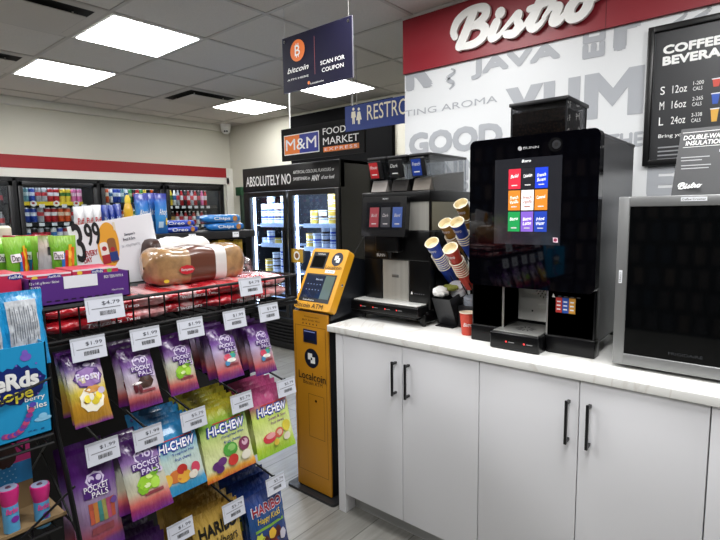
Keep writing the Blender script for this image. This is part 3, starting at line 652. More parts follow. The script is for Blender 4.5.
for k in range(3):
    y1, y0 = bs[k], bs[k+1]; t = thing('base_cabinet', names[k], 'cabinet', (2.1, (y0+y1)/2, 0), 'white base cabinets under the worktop')
    b = MB(); X1 = XW-.004
    xs = XD+.022
    b.box(xs, X1, y0+.001, y0+.019, .09, .888, CARC).box(xs, X1, y1-.019, y1-.001, .09, .888, CARC).box(xs, X1, y0+.019, y1-.019, .09, .11, CARC).box(X1-.012, X1, y0+.019, y1-.019, .11, .888, CARC).box(xs, xs+.1, y0+.019, y1-.019, .868, .888, CARC)
    b.build('carcass', t)
    MB().box(XD+.07, XD+.086, y0+.001, y1-.001, 0, .09, mat('#bdbdbb', .5)).build('toe_kick', t)
    if k == 0: MB().box(XD, X1, y1, y1+.0, 0, .889, DOOR)
    top = y1-(.045 if k == 0 else 0)
    if k == 0: MB().box(XD, X1, 1.550, 1.594, 0, .888, DOOR, .001).build('end_panel', t)
    mid = {0: 1.211, 1: .4925, 2: -.235, 3: -.965}[k]
    for (a, c, hy) in ((mid+.0015, top-.002, mid+.032), (y0+.0015, mid-.0015, mid-.035)):
        d = MB().box(XD, XD+.02, a, c, .098, .884, DOOR, .0015).build('door', t)
        h = MB(); x = XD-.03
        h.box(x-.004, x+.005, hy-.0045, hy+.0045, .667, .818, HB, .001).box(x+.004, XD+.001, hy-.0045, hy+.0045, .672, .681, HB).box(x+.004, XD+.001, hy-.0045, hy+.0045, .804, .813, HB)
        h.build('handle', d)
# ================================================================== SMALL COFFEE MACHINE (left)
STL = brushed('#b4b2ab', .33); STL.node_tree.nodes['Principled BSDF'].inputs['Metallic'].default_value = .35
BK = mat('#060607', .3, spec=.35); yL, yR, XB = 1.630, 1.240, 1.955
t = thing('coffee_machine', 'black and steel coffee machine with tilted tablet screen and three labelled hoppers on top', 'coffee machine', (XB+.2, 1.43, .92))
F = FX(XB)
b = MB().box(XB+.03, XB+.36, yR, yL, .95, 1.36, BK, .008).box(XB, XB+.06, yR, yR+.115, .99, 1.34, BK, .004).box(XB, XB+.06, yL-.11, yL, .99, 1.34, BK, .004).box(XB-.005, XB+.06, yR, yL, 1.215, 1.36, BK, .008)
b.box(XB-.02, XB+.3, yR, yL, .935, .985, BK, .006)
for (xx, yy) in ((XB-.03, yR+.015), (XB-.03, yL-.015), (XB+.33, yR+.03), (XB+.33, yL-.03)): b.lathe([(.012, .9201), (.012, .94)], INK, (xx, yy, 0), n=10)
b.box(XB-.045, XB, yR, yR+.03, .935, .975, BK, .004).box(XB-.045, XB, yL-.03, yL, .935, .975, BK, .004)
b.build('body', t)
a = F.uv(382.2, 259); c = F.uv(408, 298.3)
MB().fbox(F, a[0], .985, c[0], 1.22, -.02, -.005, STL).fbox(F, (a[0]+c[0])/2-.02, 1.13, (a[0]+c[0])/2+.02, 1.145, -.005, -.003, STEELD, .001).build('steel_back_panel', t)
# text strip
s = MB(); uu, vv = F.uv(411, 294); s.prism(F, [(uu, vv), (uu+.012, vv), (uu+.006, vv+.016)], .002, .002, WHITE)
for k in range(5): s.rect(F, uu+.02+k*.012, vv+.002, uu+.028+k*.012, vv+.006, mat('#55565a', .5), .002)
s.text('BUNN', F, F.uv(378, 255)[0], F.uv(378, 256)[1], F.uv(386, 255)[0], F.uv(378, 254)[1]+.004, WHITE, l=.008); s.build('marking', t)
# drip tray
T = MB().box(1.868, XB+.02, 1.25, 1.655, .965, 1.012, BK, .006).box(1.872, XB+.02, 1.262, 1.645, .955, .967, BK); tr = T.build('drip_tray', t)
gr = MB().box(1.880, XB+.015, 1.262, 1.643, 1.0125, 1.0185, mat('#d8d8d4', .3, metal=.2), .002)
for k in range(0):
    for j in range(4): gr.box(1.89+j*.016, 1.90+j*.016, 1.28+k*.04, 1.31+k*.04, 1.0184, 1.0192, STEELD)
gr.build('tray_grille', tr)
FT = FX(1.8675)
for px in (361, 373, 385, 396.5):
    lt = MB(); uu = FT.uv(px, 307)[0]; lt.disc(FT, uu, .990, .004, .004, mat('#e03a3a', .4, emis=.6), .001, 10).rect(FT, uu+.008, .988, uu+.030, .991, mat('#7a7a7c', .5), .001); lt.build('indicator', tr)
# spout block and tablet
MB().box(XB-.055, XB+.0, 1.385, 1.52, 1.255, 1.36, BK, .012).lathe([(.012, 1.225), (.02, 1.26)], BK, (XB-.03, 1.45, 0), n=12).build('spout', t)
F2 = Frame((XB-.075, 0, 1.335), (0, -1, 0), (.10, 0, 1)); a = F2.uv(360.8, 236); c = F2.uv(407, 195.5); u0, u1 = a[0], c[0]; v0, v1 = a[1], c[1]
tb = MB().rrect(F2, u0, v0, u1, v1, -.03, 0, .012, mat('#0c0c0e', .25, coat=.6)).build('tablet', t)
s = MB(); a = F2.uv(366, 229.5); c = F2.uv(400, 202); SCR = mat('#17181c', .12, coat=1)
s.rect(F2, a[0], a[1], c[0], c[1], SCR, .0008)
for k, cc in enumerate(('#7c2730', '#26262c', '#2b437c')):
    x0 = a[0]+.02+k*.068; s.rect(F2, x0, a[1]+.012, x0+.055, a[1]+.105, mat(cc, .35, emis=.25), .0014)
    s.text(['Bold', 'Dark', 'Blend'][k], F2, x0+.01, a[1]+.06, x0+.045, a[1]+.075, mat('#b9b3b4', .5), l=.002, shear=.3); s.rect(F2, x0+.014, a[1]+.025, x0+.041, a[1]+.030, mat('#b9b3b4', .5), .002)
s.text('BUNN', F2, (u0+u1)/2-.006, v1-.015, (u0+u1)/2+.025, v1-.007, mat('#b8b8b8', .4), l=.0012)
s.build('screen', tb)
# steel housing behind the tablet, black strip, hoppers
MB().box(XB+.0, XB+.36, yR+.004, yL-.004, 1.355, 1.492, BK, .004).box(XB-.003, XB+.02, yR+.006, yR+.125, 1.36, 1.49, STL).box(XB+.02, XB+.355, yR+.001, yR+.004, 1.36, 1.49, mat('#86836f', .4, metal=.2)).build('upper_housing', t)
MB().box(XB-.008, XB+.37, yR-.004, yL+.004, 1.492, 1.540, BK, .004).build('top_deck', t)
SMOKE = glass((.80, .81, .82), .015); SMOKD = glass((.6, .6, .61), .02, name='smoked'); POWD = mat('#1a1412', .8)
for k, (cc, s1) in enumerate((('#c0262c', 'House'), ('#17171a', 'Dark'), ('#1d3f9c', 'French'))):
    yc = 1.560-k*.125; wv = .112
    h = MB(); y0, y1 = yc-wv/2, yc+wv/2; x0, x1 = XB+.02, XB+.36
    # tapering canister: four walls
    FS = Frame((0, yc, 0), (1, 0, 0), (0, 0, 1))
    prof = [(x0+.045, 1.541), (x1, 1.541), (x1, 1.700), (x0, 1.700), (x0, 1.665)]
    h.prism(Frame((0, y0+.002, 0), (1, 0, 0)), prof, -.003, 0, SMOKE).prism(Frame((0, y1-.005, 0), (1, 0, 0)), prof, -.003, 0, SMOKE)
    h.add([(x0, y0+.002, 1.665), (x0, y1-.002, 1.665), (x0+.045, y1-.002, 1.541), (x0+.045, y0+.002, 1.541)], [(0, 1, 2, 3)], SMOKE).box(x1-.003, x1, y0+.002, y1-.002, 1.541, 1.70, SMOKE)
    o = h.build('hopper', t)
    MB().box(x0-.004, x1+.003, y0, y1, 1.700, 1.712, mat('#202022', .4), .003).build('lid', o)
    # tilted front label block
    FL = Frame((x0-.012, yc, 1.66), (0, -1, 0), (-.25, 0, 1))
    MB().fbox(FL, -.042, -.055, .036, .032, -.01, .0, mat('#141416', .35), .003).rect(FL, -.036, -.05, .016, .026, mat(cc, .4), .001).text(s1, FL, -.032, -.005, .012, .012, WHITE, l=.002, shear=.3).rect(FL, -.026, -.035, .006, -.030, WHITE, .002).build('label_plate', o)
    MB().add([(x0+.01, y0+.01, 1.545), (x1-.01, y0+.01, 1.545), (x1-.01, y1-.01, 1.545), (x0+.01, y1-.01, 1.545), (x0+.03, y0+.01, 1.60), (x1-.01, y0+.01, 1.60+.02*k), (x1-.01, y1-.01, 1.60+.02*k), (x0+.03, y1-.01, 1.60)],
             [(0, 1, 2, 3), (4, 5, 6, 7), (0, 1, 5, 4), (3, 2, 6, 7), (0, 3, 7, 4), (1, 2, 6, 5)], mat(('#8a8480', '#1c1816', '#6d665e')[k], .8)).build('powder', o)
# ================================================================== LARGE COFFEE MACHINE (right)
t = thing('coffee_machine', 'tall black touchscreen coffee machine with nine drink tiles and a bean hopper on top', 'coffee machine', (2.08, .73, .92))
yL, yR, XB = .968, .494, 1.845
b = MB().box(XB+.15, 2.31, yR+.006, yL-.006, .965, 1.695, mat('#101013', .35), .004).box(XB+.03, XB+.16, yR+.006, yL-.006, 1.172, 1.695, mat('#101013', .35), .004).box(XB+.0, XB+.16, yR+.006, -FX(XB).uv(546.7, 300)[0], .965, 1.18, mat('#101013', .35)).box(XB+.0, XB+.16, -FX(XB).uv(504.4, 300)[0], yL-.006, .965, 1.18, mat('#101013', .35))
b.box(XB+.035, 2.305, yR+.002, yR+.0065, .975, 1.690, mat('#5c5d5f', .3, metal=.4)).box(XB+.02, 2.315, yR, yL, 1.690, 1.702, mat('#77767a', .3, metal=.8), .004)
for (xx, yy) in ((XB+.06, yR+.04), (XB+.06, yL-.04), (2.27, yR+.04), (2.27, yL-.04)): b.lathe([(.016, .9201), (.014, .966)], INK, (xx, yy, 0), n=12)
b.build('body', t)
F = FX(XB); bayL, bayR = F.uv(504.4, 300)[0], F.uv(546.7, 300)[0]
LP = mat('#08080a', .28, spec=.35)
MB().fbox(F, -yL, .985, bayL, 1.17, -.04, 0, LP, .003).build('lower_panel', t)
MB().fbox(F, bayR, .985, -yR, 1.17, -.04, 0, LP, .003).build('lower_panel', t)
MB().fbox(F, -yL-.002, .921, bayL-.005, .985, -.05, .004, LP, .003).build('plinth', t)
MB().fbox(F, bayR+.003, .921, -yR+.002, .985, -.05, .004, LP, .003).build('plinth', t)
STB = mat('#d6d5cf', .35, metal=.15); d = MB().fbox(F, bayL, 1.0, bayR, 1.17, -.14, -.137, STB); d.add([F.p(bayL, 1.0, 0), F.p(bayL, 1.17, 0), F.p(bayL, 1.17, -.137), F.p(bayL, 1.0, -.137)], [(0, 1, 2, 3)], STB)
d.add([F.p(bayR, 1.0, 0), F.p(bayR, 1.17, 0), F.p(bayR, 1.17, -.137), F.p(bayR, 1.0, -.137)], [(0, 1, 2, 3)], STB); d.fbox(F, bayL-.008, .985, bayL, 1.17, -.02, .002, STEEL).fbox(F, bayR, .985, bayR+.006, 1.17, -.02, .002, STEEL)
# round splash grille of slots
cu, cv_ = F.uv(532, 296)[0]+.0, 1.135
for r_, n_ in ((.012, 6), (.024, 12), (.036, 18)):
    for k in range(n_): an = 2*PI*k/n_; d.disc(F, cu+r_*cos(an), cv_+r_*sin(an), .0045, .002, INK, -.1365, 8, rot=an)
d.fbox(F, cu-.025, 1.055, cu+.025, 1.072, -.137, -.134, mat('#d8d8d2', .4, metal=.4), .001).disc(F, cu-.05, 1.04, .004, .004, INK, -.136, 8).disc(F, cu+.045, 1.04, .004, .004, INK, -.136, 8)
d.build('dispensing_bay', t)
tr = MB(); trF = [(bayL-.03, .0), (bayR+.0, .0), (bayR-.0, .05), (bayR-.03, .075), (bayL+.0, .075), (bayL-.03, .06)]
TF = Frame((XB, 0, .922), (0, -1, 0), (-1, 0, 0))
b0_ = len(tr.v); tr.box(XB-.07, XB-.0, -bayR-.0, -bayL+.026, .922, .985, LP, .006).box(XB-.0, XB+.13, -bayR+.001, -bayL-.001, .93, .985, LP)
tro = tr.build('drip_tray', t)
gp = MB().box(XB-.062, XB+.13, -bayR+.006, -bayL+.016, .985, .990, mat('#8f8f8c', .3, metal=.4), .001); GC = (XB+.02, -(bayL+bayR)/2)
GF = Frame((GC[0], GC[1], .990), (0, -1, 0), (1, 0, 0))
for k in range(12): an = 2*PI*k/12; gp.disc(GF, .028*cos(an), .028*sin(an), .014, .0025, INK, -.0012 if GF.n.z < 0 else .0012, 8, rot=an)
gp.build('tray_grille', tro)
FT = FX(XB-.0705)
for px in (506, 524): lt = MB(); uu = FT.uv(px, 345)[0]; lt.disc(FT, uu, .953, .004, .004, mat('#e03a3a', .4, emis=.6), .001, 10).rect(FT, uu+.009, .951, uu+.032, .954, mat('#8a8a8c', .5), .001); lt.build('indicator', tro)
FT = FX(XB-.004)
for px in (496, 541): lt = MB(); uu = F.uv(px, 345)[0]; lt.disc(FT, uu, .955, .004, .004, mat('#e03a3a', .4, emis=.6), .0015, 10); lt.build('indicator', tro)
# menu sticker on the right lower panel
s = MB(); a = F.uv(555.6, 312.5); c = F.uv(576, 300); wv = (c[0]-a[0])/3
for k, cc in enumerate(('#c63a34', '#2a55b4', '#d99a3a')):
    s.rect(F, a[0]+k*wv, a[1]+.002, a[0]+(k+1)*wv-.001, c[1]+.004, mat(cc, .4), .001)
    for q in range(3): s.rect(F, a[0]+k*wv+.004, a[1]+.012+q*.014, a[0]+(k+1)*wv-.006, a[1]+.017+q*.014, PAPER, .0016)
uu, vv = F.uv(552, 297); s.prism(F, [(uu, vv), (uu+.012, vv), (uu+.006, vv+.016)], .002, .002, WHITE)
for k in range(4): s.rect(F, uu+.022+k*.022, vv+.003, uu+.034+k*.022, vv+.008, mat('#55565a', .5), .002)
s.build('sticker', t)
# glossy touchscreen door
FD = FX(1.80); a = FD.uv(470.5, 282); c = FD.uv(599, 131); u0, u1 = a[0]-.007, c[0]+.006; v0, v1 = 1.157, 1.712
GD = mat('#020205', .04)
dr = MB().rrect(FD, u0, v0, u1, v1, -.045, 0, .022, GD).rrect(FD, u0+.004, v0+.004, u1-.004, v1-.004, -.06, -.045, .02, mat('#1a1a1c', .4)).build('touchscreen_door', t)
s = MB(); a = FD.uv(494, 243.5); c = FD.uv(562.5, 156); s.rect(FD, a[0], a[1], c[0], c[1]+.004, mat('#25262b', .12, coat=1, emis=.25), .0006)
cols = [['#c8283c', '#1c1c22', '#1a3ac0'], ['#c87a28', '#e4e0e0', '#c87a28'], ['#1c8a48', '#7858b8', '#203c9c']]
w3 = [['Bold', 'Colombian', 'French Roast'], ['French Vanilla', 'French Vanilla', 'Caramel'], ['Bistro', 'Bistro Latte', 'Hot Water']]
g0 = FD.uv(509, 168.5); g1 = FD.uv(549.5, 168.5); cw = (g1[0]-g0[0])/3; ztp = FD.uv(530, 168)[1]; zbt = FD.uv(530, 233)[1]; rh = (ztp-zbt)/3
for r_ in range(3):
    for k in range(3):
        x0 = g0[0]+k*cw; z1 = ztp-r_*rh; cc = cols[r_][k]
        s.rect(FD, x0, z1-rh+.005, x0+cw-.004, z1, mat(cc, .3, emis=.75), .0012)
        tc_ = WHITE if cc != '#e4e0e0' else mat('#b06a5a', .5)
        for q, wd_ in enumerate(w3[r_][k].split()): s.text(wd_, FD, x0+.007, z1-.032-q*.016, x0+cw-.011, z1-.020-q*.016, mat('#ffffff', .4, emis=.6) if tc_ is WHITE else tc_, l=.002, bold=.02, shear=.3, rot=.12)
        s.rect(FD, x0+.012, z1-rh+.016, x0+cw-.016, z1-rh+.020, tc_, .002)
mu_ = (a[0]+c[0])/2
s.text('Bistro', FD, mu_-.02, c[1]-.012, mu_+.014, c[1]-.002, mat('#ffffff', .4, emis=.5), l=.002, bold=.03, shear=.3)
q0 = FD.uv(555.5, 240); s.disc(FD, q0[0], q0[1], .011, .013, mat('#e8c8d4', .4, emis=.3), .0015, 4, rot=PI/4).disc(FD, q0[0], q0[1], .006, .006, mat('#a03a5a', .4), .002, 12)
s.build('screen', dr)
s = MB(); a = FD.uv(518.5, 150.5); c = FD.uv(539, 145.5); s.text('BUNN', FD, a[0]+.018, a[1]+.002, c[0], c[1], mat('#b9b9bb', .3), l=.0012, bold=.01).disc(FD, a[0]+.006, (a[1]+c[1])/2+.001, .008, .008, mat('#b9b9bb', .3), .0012, 16)
s.build('logo', dr)
k_ = FD.uv(555.5, 144.5); s = MB(); s.disc(FD, k_[0], k_[1], .024, .024, mat('#08080a', .2), .001).disc(FD, k_[0]+.004, k_[1], .015, .015, mat('#26262a', .3), .002).disc(FD, k_[0]+.004, k_[1], .007, .007, INK, .003); s.build('lock', dr)
# bean hopper
h = MB(); x0, x1 = 1.90, 2.13; FH2 = FX(1.90); y1_, y0_ = -FH2.uv(511, 104)[0], -FH2.uv(567.5, 96)[0]; z0, z1 = 1.703, FH2.uv(540, 100)[1]-.012
h.box(x0, x0+.003, y0_, y1_, z0, z1, SMOKD).box(x1-.003, x1, y0_, y1_, z0, z1, SMOKD).box(x0, x1, y0_, y0_+.003, z0, z1, SMOKD).box(x0, x1, y1_-.003, y1_, z0, z1, SMOKD)
for xx in (x0, x1-.005):
    for yy in (y0_, y1_-.005): h.box(xx, xx+.005, yy, yy+.005, z0, z1, mat('#26272a', .4))
o = h.build('bean_hopper', t)
MB().box(x0-.006, x1+.006, y0_-.006, y1_+.006, z1, z1+.014, mat('#17181a', .35), .003).box(x0+.02, x0+.06, y0_+.05, y1_-.05, z1+.014, z1+.018, MATTE).build('lid', o)
def beans_mat():
    m = bpy.data.materials.new('roasted_beans'); m.use_nodes = True; nt = m.node_tree; b = bsdf(m); tc = nt.nodes.new('ShaderNodeTexCoord'); v = nt.nodes.new('ShaderNodeTexVoronoi'); v.inputs['Scale'].default_value = 130
    nt.links.new(tc.outputs['Object'], v.inputs[0]); cr = nt.nodes.new('ShaderNodeValToRGB'); cr.color_ramp.elements[0].color = lin('#5a4030'); cr.color_ramp.elements[1].color = lin('#050302'); nt.links.new(v.outputs['Distance'], cr.inputs[0]); cr.color_ramp.elements[1].position = .6
    nt.links.new(cr.outputs[0], b.inputs['Base Color']); b.inputs['Roughness'].default_value = .4; bp = nt.nodes.new('ShaderNodeBump'); bp.invert = True; bp.inputs['Strength'].default_value = .8; nt.links.new(v.outputs['Distance'], bp.inputs['Height']); nt.links.new(bp.outputs[0], b.inputs['Normal']); return m
bb = MB().box(x0+.004, x0+.175, y0_+.006, y1_-.004, z0+.001, z0+.112, beans_mat(), .006).build('beans', o); bb['kind'] = 'stuff'
# ================================================================== CUPS
def cup(mb, o, ax, r, h, m, inner):
    mb.lathe([(r*.70, 0), (r*.72, .004), (r, h), (r*1.07, h+.001), (r*1.07, h+.004), (r*.95, h+.005), (r*.93, h-.02)], m, o, ax, 22, mats=[m, m, m, mat('#efe6cf', .5), mat('#efe6cf', .5), inner])
AX = V3((-sin(math.radians(44)), 0, cos(math.radians(44)))); CREAM = mat('#f3e6c4', .6)
stacks = [('amber', '#a8771a', 461, 204, 2.00, 'uppermost amber stack of paper cups in the tilted dispenser', 3), ('blue', '#1d43ad', 457, 222.5, 1.93, 'blue stack of paper cups beside the big machine, with lettering', 5), ('amber', '#a8771a', 445.5, 223.5, 1.97, 'lower amber stack of paper cups behind the middle of the dispenser', 5),
          ('blue', '#1d43ad', 432, 243, 1.90, 'leftmost stack of blue paper cups in the tilted dispenser', 8), ('red', '#c23a2a', 450.5, 248.5, 1.86, 'red stack of paper cups, front and lowest in the dispenser', 8)]
bases = []
for (nm, col, px, py, X, lab, n) in stacks:
    top = atX(px, py, X); L = thing('paper_cup_stack', lab, 'cups', tuple(top), 'stacks of paper cups in the dispenser')
    cm = mat(col, .45)
    for q in range(n):
        o = top-AX*(.10+(q+5 if q else 0)*.013)
        mb = MB(); cup(mb, o, AX, .031, .10, cm, CREAM)
        if q == 0:
            s0 = len(mb.v); uq = V3((0, -1, 0)); nn = uq.cross(AX).normalized()
            if nn.x > 0: nn = -nn
            FC = Frame(o+AX*.075+nn*.0285, uq, AX); mb.text('Bistro', FC, -.018, -.010, .020, .008, WHITE, l=.0008, bold=.02, shear=.3)
            mb.warp(s0, lambda p: p-nn*(((p-(o+AX*.075)).dot(uq))**2)*13)
        mb.build('cup', L)
    bases.append(top-AX*(.10+n*.013))
# dispenser: angled trough tubes on a frame
t = thing('cup_dispenser', 'black angled dispenser rack holding the paper cup stacks between the two machines', 'dispenser', (2.2, 1.15, .92))
MB().box(2.15, 2.32, 1.02, 1.225, .9205, .935, MATTE, .003).build('base', t)
MB().box(2.26, 2.29, 1.05, 1.20, .935, 1.36, MATTE, .004).build('upright', t)
for (q, st) in zip(bases, stacks):
    e = MB(); p = q+AX*.03; X_end = min(2.262, q.x+.12)
    for an in (0, 1, 2, 3):
        off = (V3((0, 1, 0))*cos(an*PI/2+.8)+V3((0, 1, 0)).cross(AX)*sin(an*PI/2+.8))*.030
        q2 = q-AX*((X_end-q.x)/sin(math.radians(44)))
        e.tube([q-AX*.0+off*.95, q2+off*.9], .0025, MATTE, 6)
    e.build('guide_rail', t)
# caddy of stir sticks and napkins
FCd = FX(1.96); ca = FCd.uv(437, 320)
t = thing('napkin_caddy', 'small black angled caddy filled with white and green napkins beside the left machine', 'caddy', (2.0, 1.17, .92))
b = MB(); y0, y1 = 1.125, 1.215
FSd = Frame((0, y1, 0), (1, 0, 0)); pr_ = [(1.955, .921), (2.12, .921), (2.10, .96), (2.02, 1.085), (1.955, 1.075), (1.985, .97)]
pr_ = [(2.00, .921), (2.10, .921), (2.03, 1.075), (1.93, 1.055)]
for yy in (y0, y1, (y0+y1)/2): b.prism(Frame((0, yy, 0), (1, 0, 0)), pr_, -.0015, .0015, mat('#1a1a1c', .4))
b.add([(1.93, y0, 1.055), (1.93, y1, 1.055), (2.0, y1, .921), (2.0, y0, .921)], [(0, 1, 2, 3)], mat('#2a2b2e', .4)).add([(2.03, y0, 1.075), (2.03, y1, 1.075), (2.1, y1, .921), (2.1, y0, .921)], [(0, 1, 2, 3)], mat('#1a1a1c', .4)).box(1.96, 2.12, y0, y1, .9203, .926, MATTE)
b.build('holder', t)
def crumple(name, c, r, m, label, cat, sq):
    random.seed(int(c[0]*1e4)); b = MB(); n = 16; b.blob(c, r, m, n, sq); vs = b.v
    for i in range(len(vs)): vs[i] = V3(c)+(vs[i]-V3(c))*(1+random.uniform(-.16, .16))
    return tag(b.build(name, None, 0), label, cat)
crumple('napkin_bundle', (1.965, 1.190, 1.083), .030, mat('#f2f2ee', .8), 'crumpled white napkins sticking out of the black caddy', 'napkins', (1.1, 1.3, .8))
crumple('tea_bag_bundle', (1.995, 1.160, 1.100), .024, mat('#8a8f3e', .7), 'olive green packets on top of the white napkins in the caddy', 'packets', (1.2, 1.7, .6))
t = thing('cup_lid_stack', 'stack of white dome cup lids behind the napkin caddy', 'lids', (2.05, 1.155, 1.05))
for q in range(3):
    MB().lathe([(.040, 0), (.042, .004), (.036, .008), (.034, .020), (.022, .026), (0, .027)], mat('#d9dbe0', .35), V3((2.05, 1.15, 1.075))+V3((-.5, 0, .8))*.010*q, (-.55, -.15, .8), 24).build('lid', t)
lr = MB().box(2.0, 2.14, 1.04, 1.122, .921, 1.02, mat('#1a1a1d', .4), .004); lr.build('lid_rest', t)
for q in range(4): MB().lathe([(.034, 0), (.036, .003), (.030, .008), (.028, .012)], mat('#9aa0aa', .4), (2.05, 1.08, 1.022+q*.009), (-.15, -.1, 1), 20).build('lid', t)
# loose red cup on the worktop
c0 = atZ(462, 334, .92); t = thing('paper_cup', 'single red paper cup standing on the worktop against the large machine', 'cup', (1.90, 1.015, .92))
mb = MB(); o = V3((1.905, 1.020, .9203)); r = .034; cup(mb, o, V3((0, 0, 1)), r, .094, mat('#c8402c', .45), mat('#efe3cf', .6)); mb.lathe([(.025, .002), (.0295, .05), (.031, .07)], mat('#c8402c', .45), o)
mb.build('body', t)
s0 = MB(); dr_ = V3((-.88, -.47, 0)); FC = Frame(o+V3((0, 0, .05))+dr_*.0302, (.47, -.88, 0) if False else (-.47*-1, -.88, 0)); s0.text('Bistro', FC, -.018, -.010, .018, .006, WHITE, l=.001, bold=.02, shear=.3)
s0.warp(0, lambda p: p-dr_*((p-o).dot(FC.u)**2)*15+dr_*.0015); s0.build('lettering', t)
# ================================================================== MINI FRIDGE
XF = 1.80; F = FX(XF); a = F.uv(614, 364.5); c = F.uv(617.5, 197.5); u0 = -.425; u1 = .10; z0, z1 = .932, 1.484
GM = mat('#8f9090', .38, metal=.6); t = thing('mini_fridge', 'grey-framed glass-door mini fridge on the worktop at the right edge', 'fridge', (2.0, .16, .92))
b = MB().box(XF+.035, XF+.43, -u1, -u0, z0, z1, mat('#1a1b1d', .4), .004)
for (xx, yy) in ((XF+.06, -u0-.03), (XF+.06, -u1+.03), (XF+.4, -u0-.03), (XF+.4, -u1+.03)): b.lathe([(.012, .9201), (.012, .935)], INK, (xx, yy, 0), n=10)
b.build('cabinet', t)
w_ = .034; f = MB().fbox(F, u0, z0, u0+w_, z1, -.033, 0, GM, .003).fbox(F, u1-w_, z0, u1, z1, -.033, 0, GM, .003).fbox(F, u0+w_-.002, z1-.032, u1-w_+.002, z1, -.033, 0, GM, .003).fbox(F, u0+w_-.002, z0, u1-w_+.002, z0+.038, -.033, 0, GM, .003)
d = f.build('door', t)
MB().fbox(F, u0+w_, z0+.036, u1-w_, z1-.030, -.03, -.004, mat('#040506', .04)).build('dark_glass', d)
q = F.uv(620.5, 277); MB().fbox(F, q[0]-.005, q[1]-.020, q[0]+.005, q[1]+.022, 0, .0015, PAPER).text('FRIGO', F, q[0]-.016, q[1]-.002, q[0]+.016, q[1]+.003, INK, l=.002, rot=PI/2).build('sticker', d)
q = F.uv(694, 199); MB().fbox(F, q[0]-.033, q[1]-.006, q[0]+.033, q[1]+.006, 0, .0012, PAPER).text('Coffee Creamer', F, q[0]-.03, q[1]-.003, q[0]+.03, q[1]+.003, INK, l=.0018).build('sticker', d)
q = F.uv(685, 356); MB().text('FRIGIDAIRE', F, q[0]-.045, q[1]-.004, q[0]+.045, q[1]+.005, mat('#2e3034', .4), l=-.002).build('lettering', d)
# ================================================================== MENU BOARD, CARD
F = FX(XW-.003); u0 = -.520; u1 = .16; z0, z1 = 1.632, 2.225
t = thing('menu_board', 'large black framed coffee menu board with sizes S, M and L on the wall', 'menu board', (XW, .2, 1.93))
fm = mat('#0b0b0c', .3); e = .026; f = MB().fbox(F, u0, z0, u0+e, z1, 0, .022, fm, .004).fbox(F, u1-e, z0, u1, z1, 0, .022, fm, .004).fbox(F, u0+e-.004, z1-e, u1-e+.004, z1, 0, .022, fm, .004).fbox(F, u0+e-.004, z0, u1-e+.004, z0+e, 0, .022, fm, .004)
f.build('frame', t)
b = MB().fbox(F, u0+e, z0+e, u1-e, z1-e, 0, .008, mat('#222326', .35)); FM = FX(XW-.0115)
def mt(s, p0, p1, bold=.01, m=WHITE, stretch=1, **k):
    a = FM.uv(*p0); c = FM.uv(*p1); b.text(s, FM, a[0], a[1], a[0]+(c[0]-a[0])*stretch, c[1] if stretch == 1 else FM.uv(p0[0], p1[1]+(p0[0]-p1[0])*-.0)[1], m, l=.001, bold=bold, **k)
ucof = FM.uv(663, 54.5); u2 = FM.uv(720, 40); wc = (u2[0]-ucof[0])
zc0, zc1 = FM.uv(663, 55)[1], FM.uv(663, 46)[1]; b.text('COFFEE &', FM, ucof[0], zc0, ucof[0]+wc*1.32, zc1, WHITE, l=.001, bold=.12)
zc0, zc1 = FM.uv(662, 66.3)[1], FM.uv(662, 57.2)[1]; b.text('BEVERAGES', FM, ucof[0], zc0, ucof[0]+wc*1.53, zc1, WHITE, l=.001, bold=.12)
for k, (S_, oz, cal, py, cc) in enumerate((('S', '12oz', '1-200', 90.5, '#c8402c'), ('M', '16oz', '2-265', 105.5, '#2450b0'), ('L', '24oz', '3-338', 121, '#d9a640'))):
    z = FM.uv(663, py)[1]; ux = [FM.uv(p, 90)[0] for p in (660.5, 665, 672.5, 687, 693, 703.5, 711, 718)]
    b.text(S_, FM, ux[0], z-.018, ux[1], z+.016, WHITE, l=.001); b.text(oz, FM, ux[2], z-.018, ux[3], z+.014, WHITE, l=.001)
    b.text(cal, FM, ux[4], z+.004, ux[5], z+.019, WHITE, l=.001); b.text('CALS', FM, ux[4], z-.019, ux[5]-.004, z-.004, WHITE, l=.001)
    hh = .015+.005*k; ux[6] += .004; ux[7] = ux[6]+.026; b.prism(FM, [(ux[6]+.004, z-hh), (ux[7]-.004, z-hh), (ux[7]+.001, z+hh), (ux[6]-.001, z+hh)], .001, .001, mat(cc, .4)).rect(FM, ux[6]-.003, z+hh, ux[7]+.003, z+hh+.004, PAPER, .0012)
zz = FM.uv(660, 135)[1]; b.text('Bring your own mug', FM, FM.uv(658.5, 135)[0], zz-.018, FM.uv(658.5, 135)[0]+.22, zz+.002, WHITE, l=.001, bold=.01)
for k in range(4): b.rect(FM, FM.uv(658.5, 135)[0], zz-.058-.017*k, FM.uv(658.5, 135)[0]+(.12, .16, .15, .10)[k], zz-.052-.017*k, mat('#8a8b8e', .5), .001)
b.build('menu_sheet', t)
XC = 1.86; t = thing('counter_card', 'dark grey double-wall insulation card standing on top of the mini fridge', 'sign', (XC, .2, 1.484))
F = Frame((XC, 0, 1.4845), (0, -1, 0), (.28, 0, 1)); a = F.uv(671, 194.7); c = F.uv(681.5, 129.5)
cardpts = [(a[0], 0), (a[0]+.30, 0), (c[0]+.29, c[1]), (c[0], c[1])]
b = MB().prism(F, cardpts, -.002, 0, mat('#333436', .45)); ua = a[0]; H_ = c[1]
def row(s, px0, py0, px1, py1, bold=.01, **k):
    p = F.uv(px0, py0); q = F.uv(px1, py1); b.text(s, F, p[0], p[1], q[0], q[1], WHITE, l=.001, bold=bold, **k)
p = F.uv(683.5, 140); q = F.uv(720, 135); wq = q[0]-p[0]
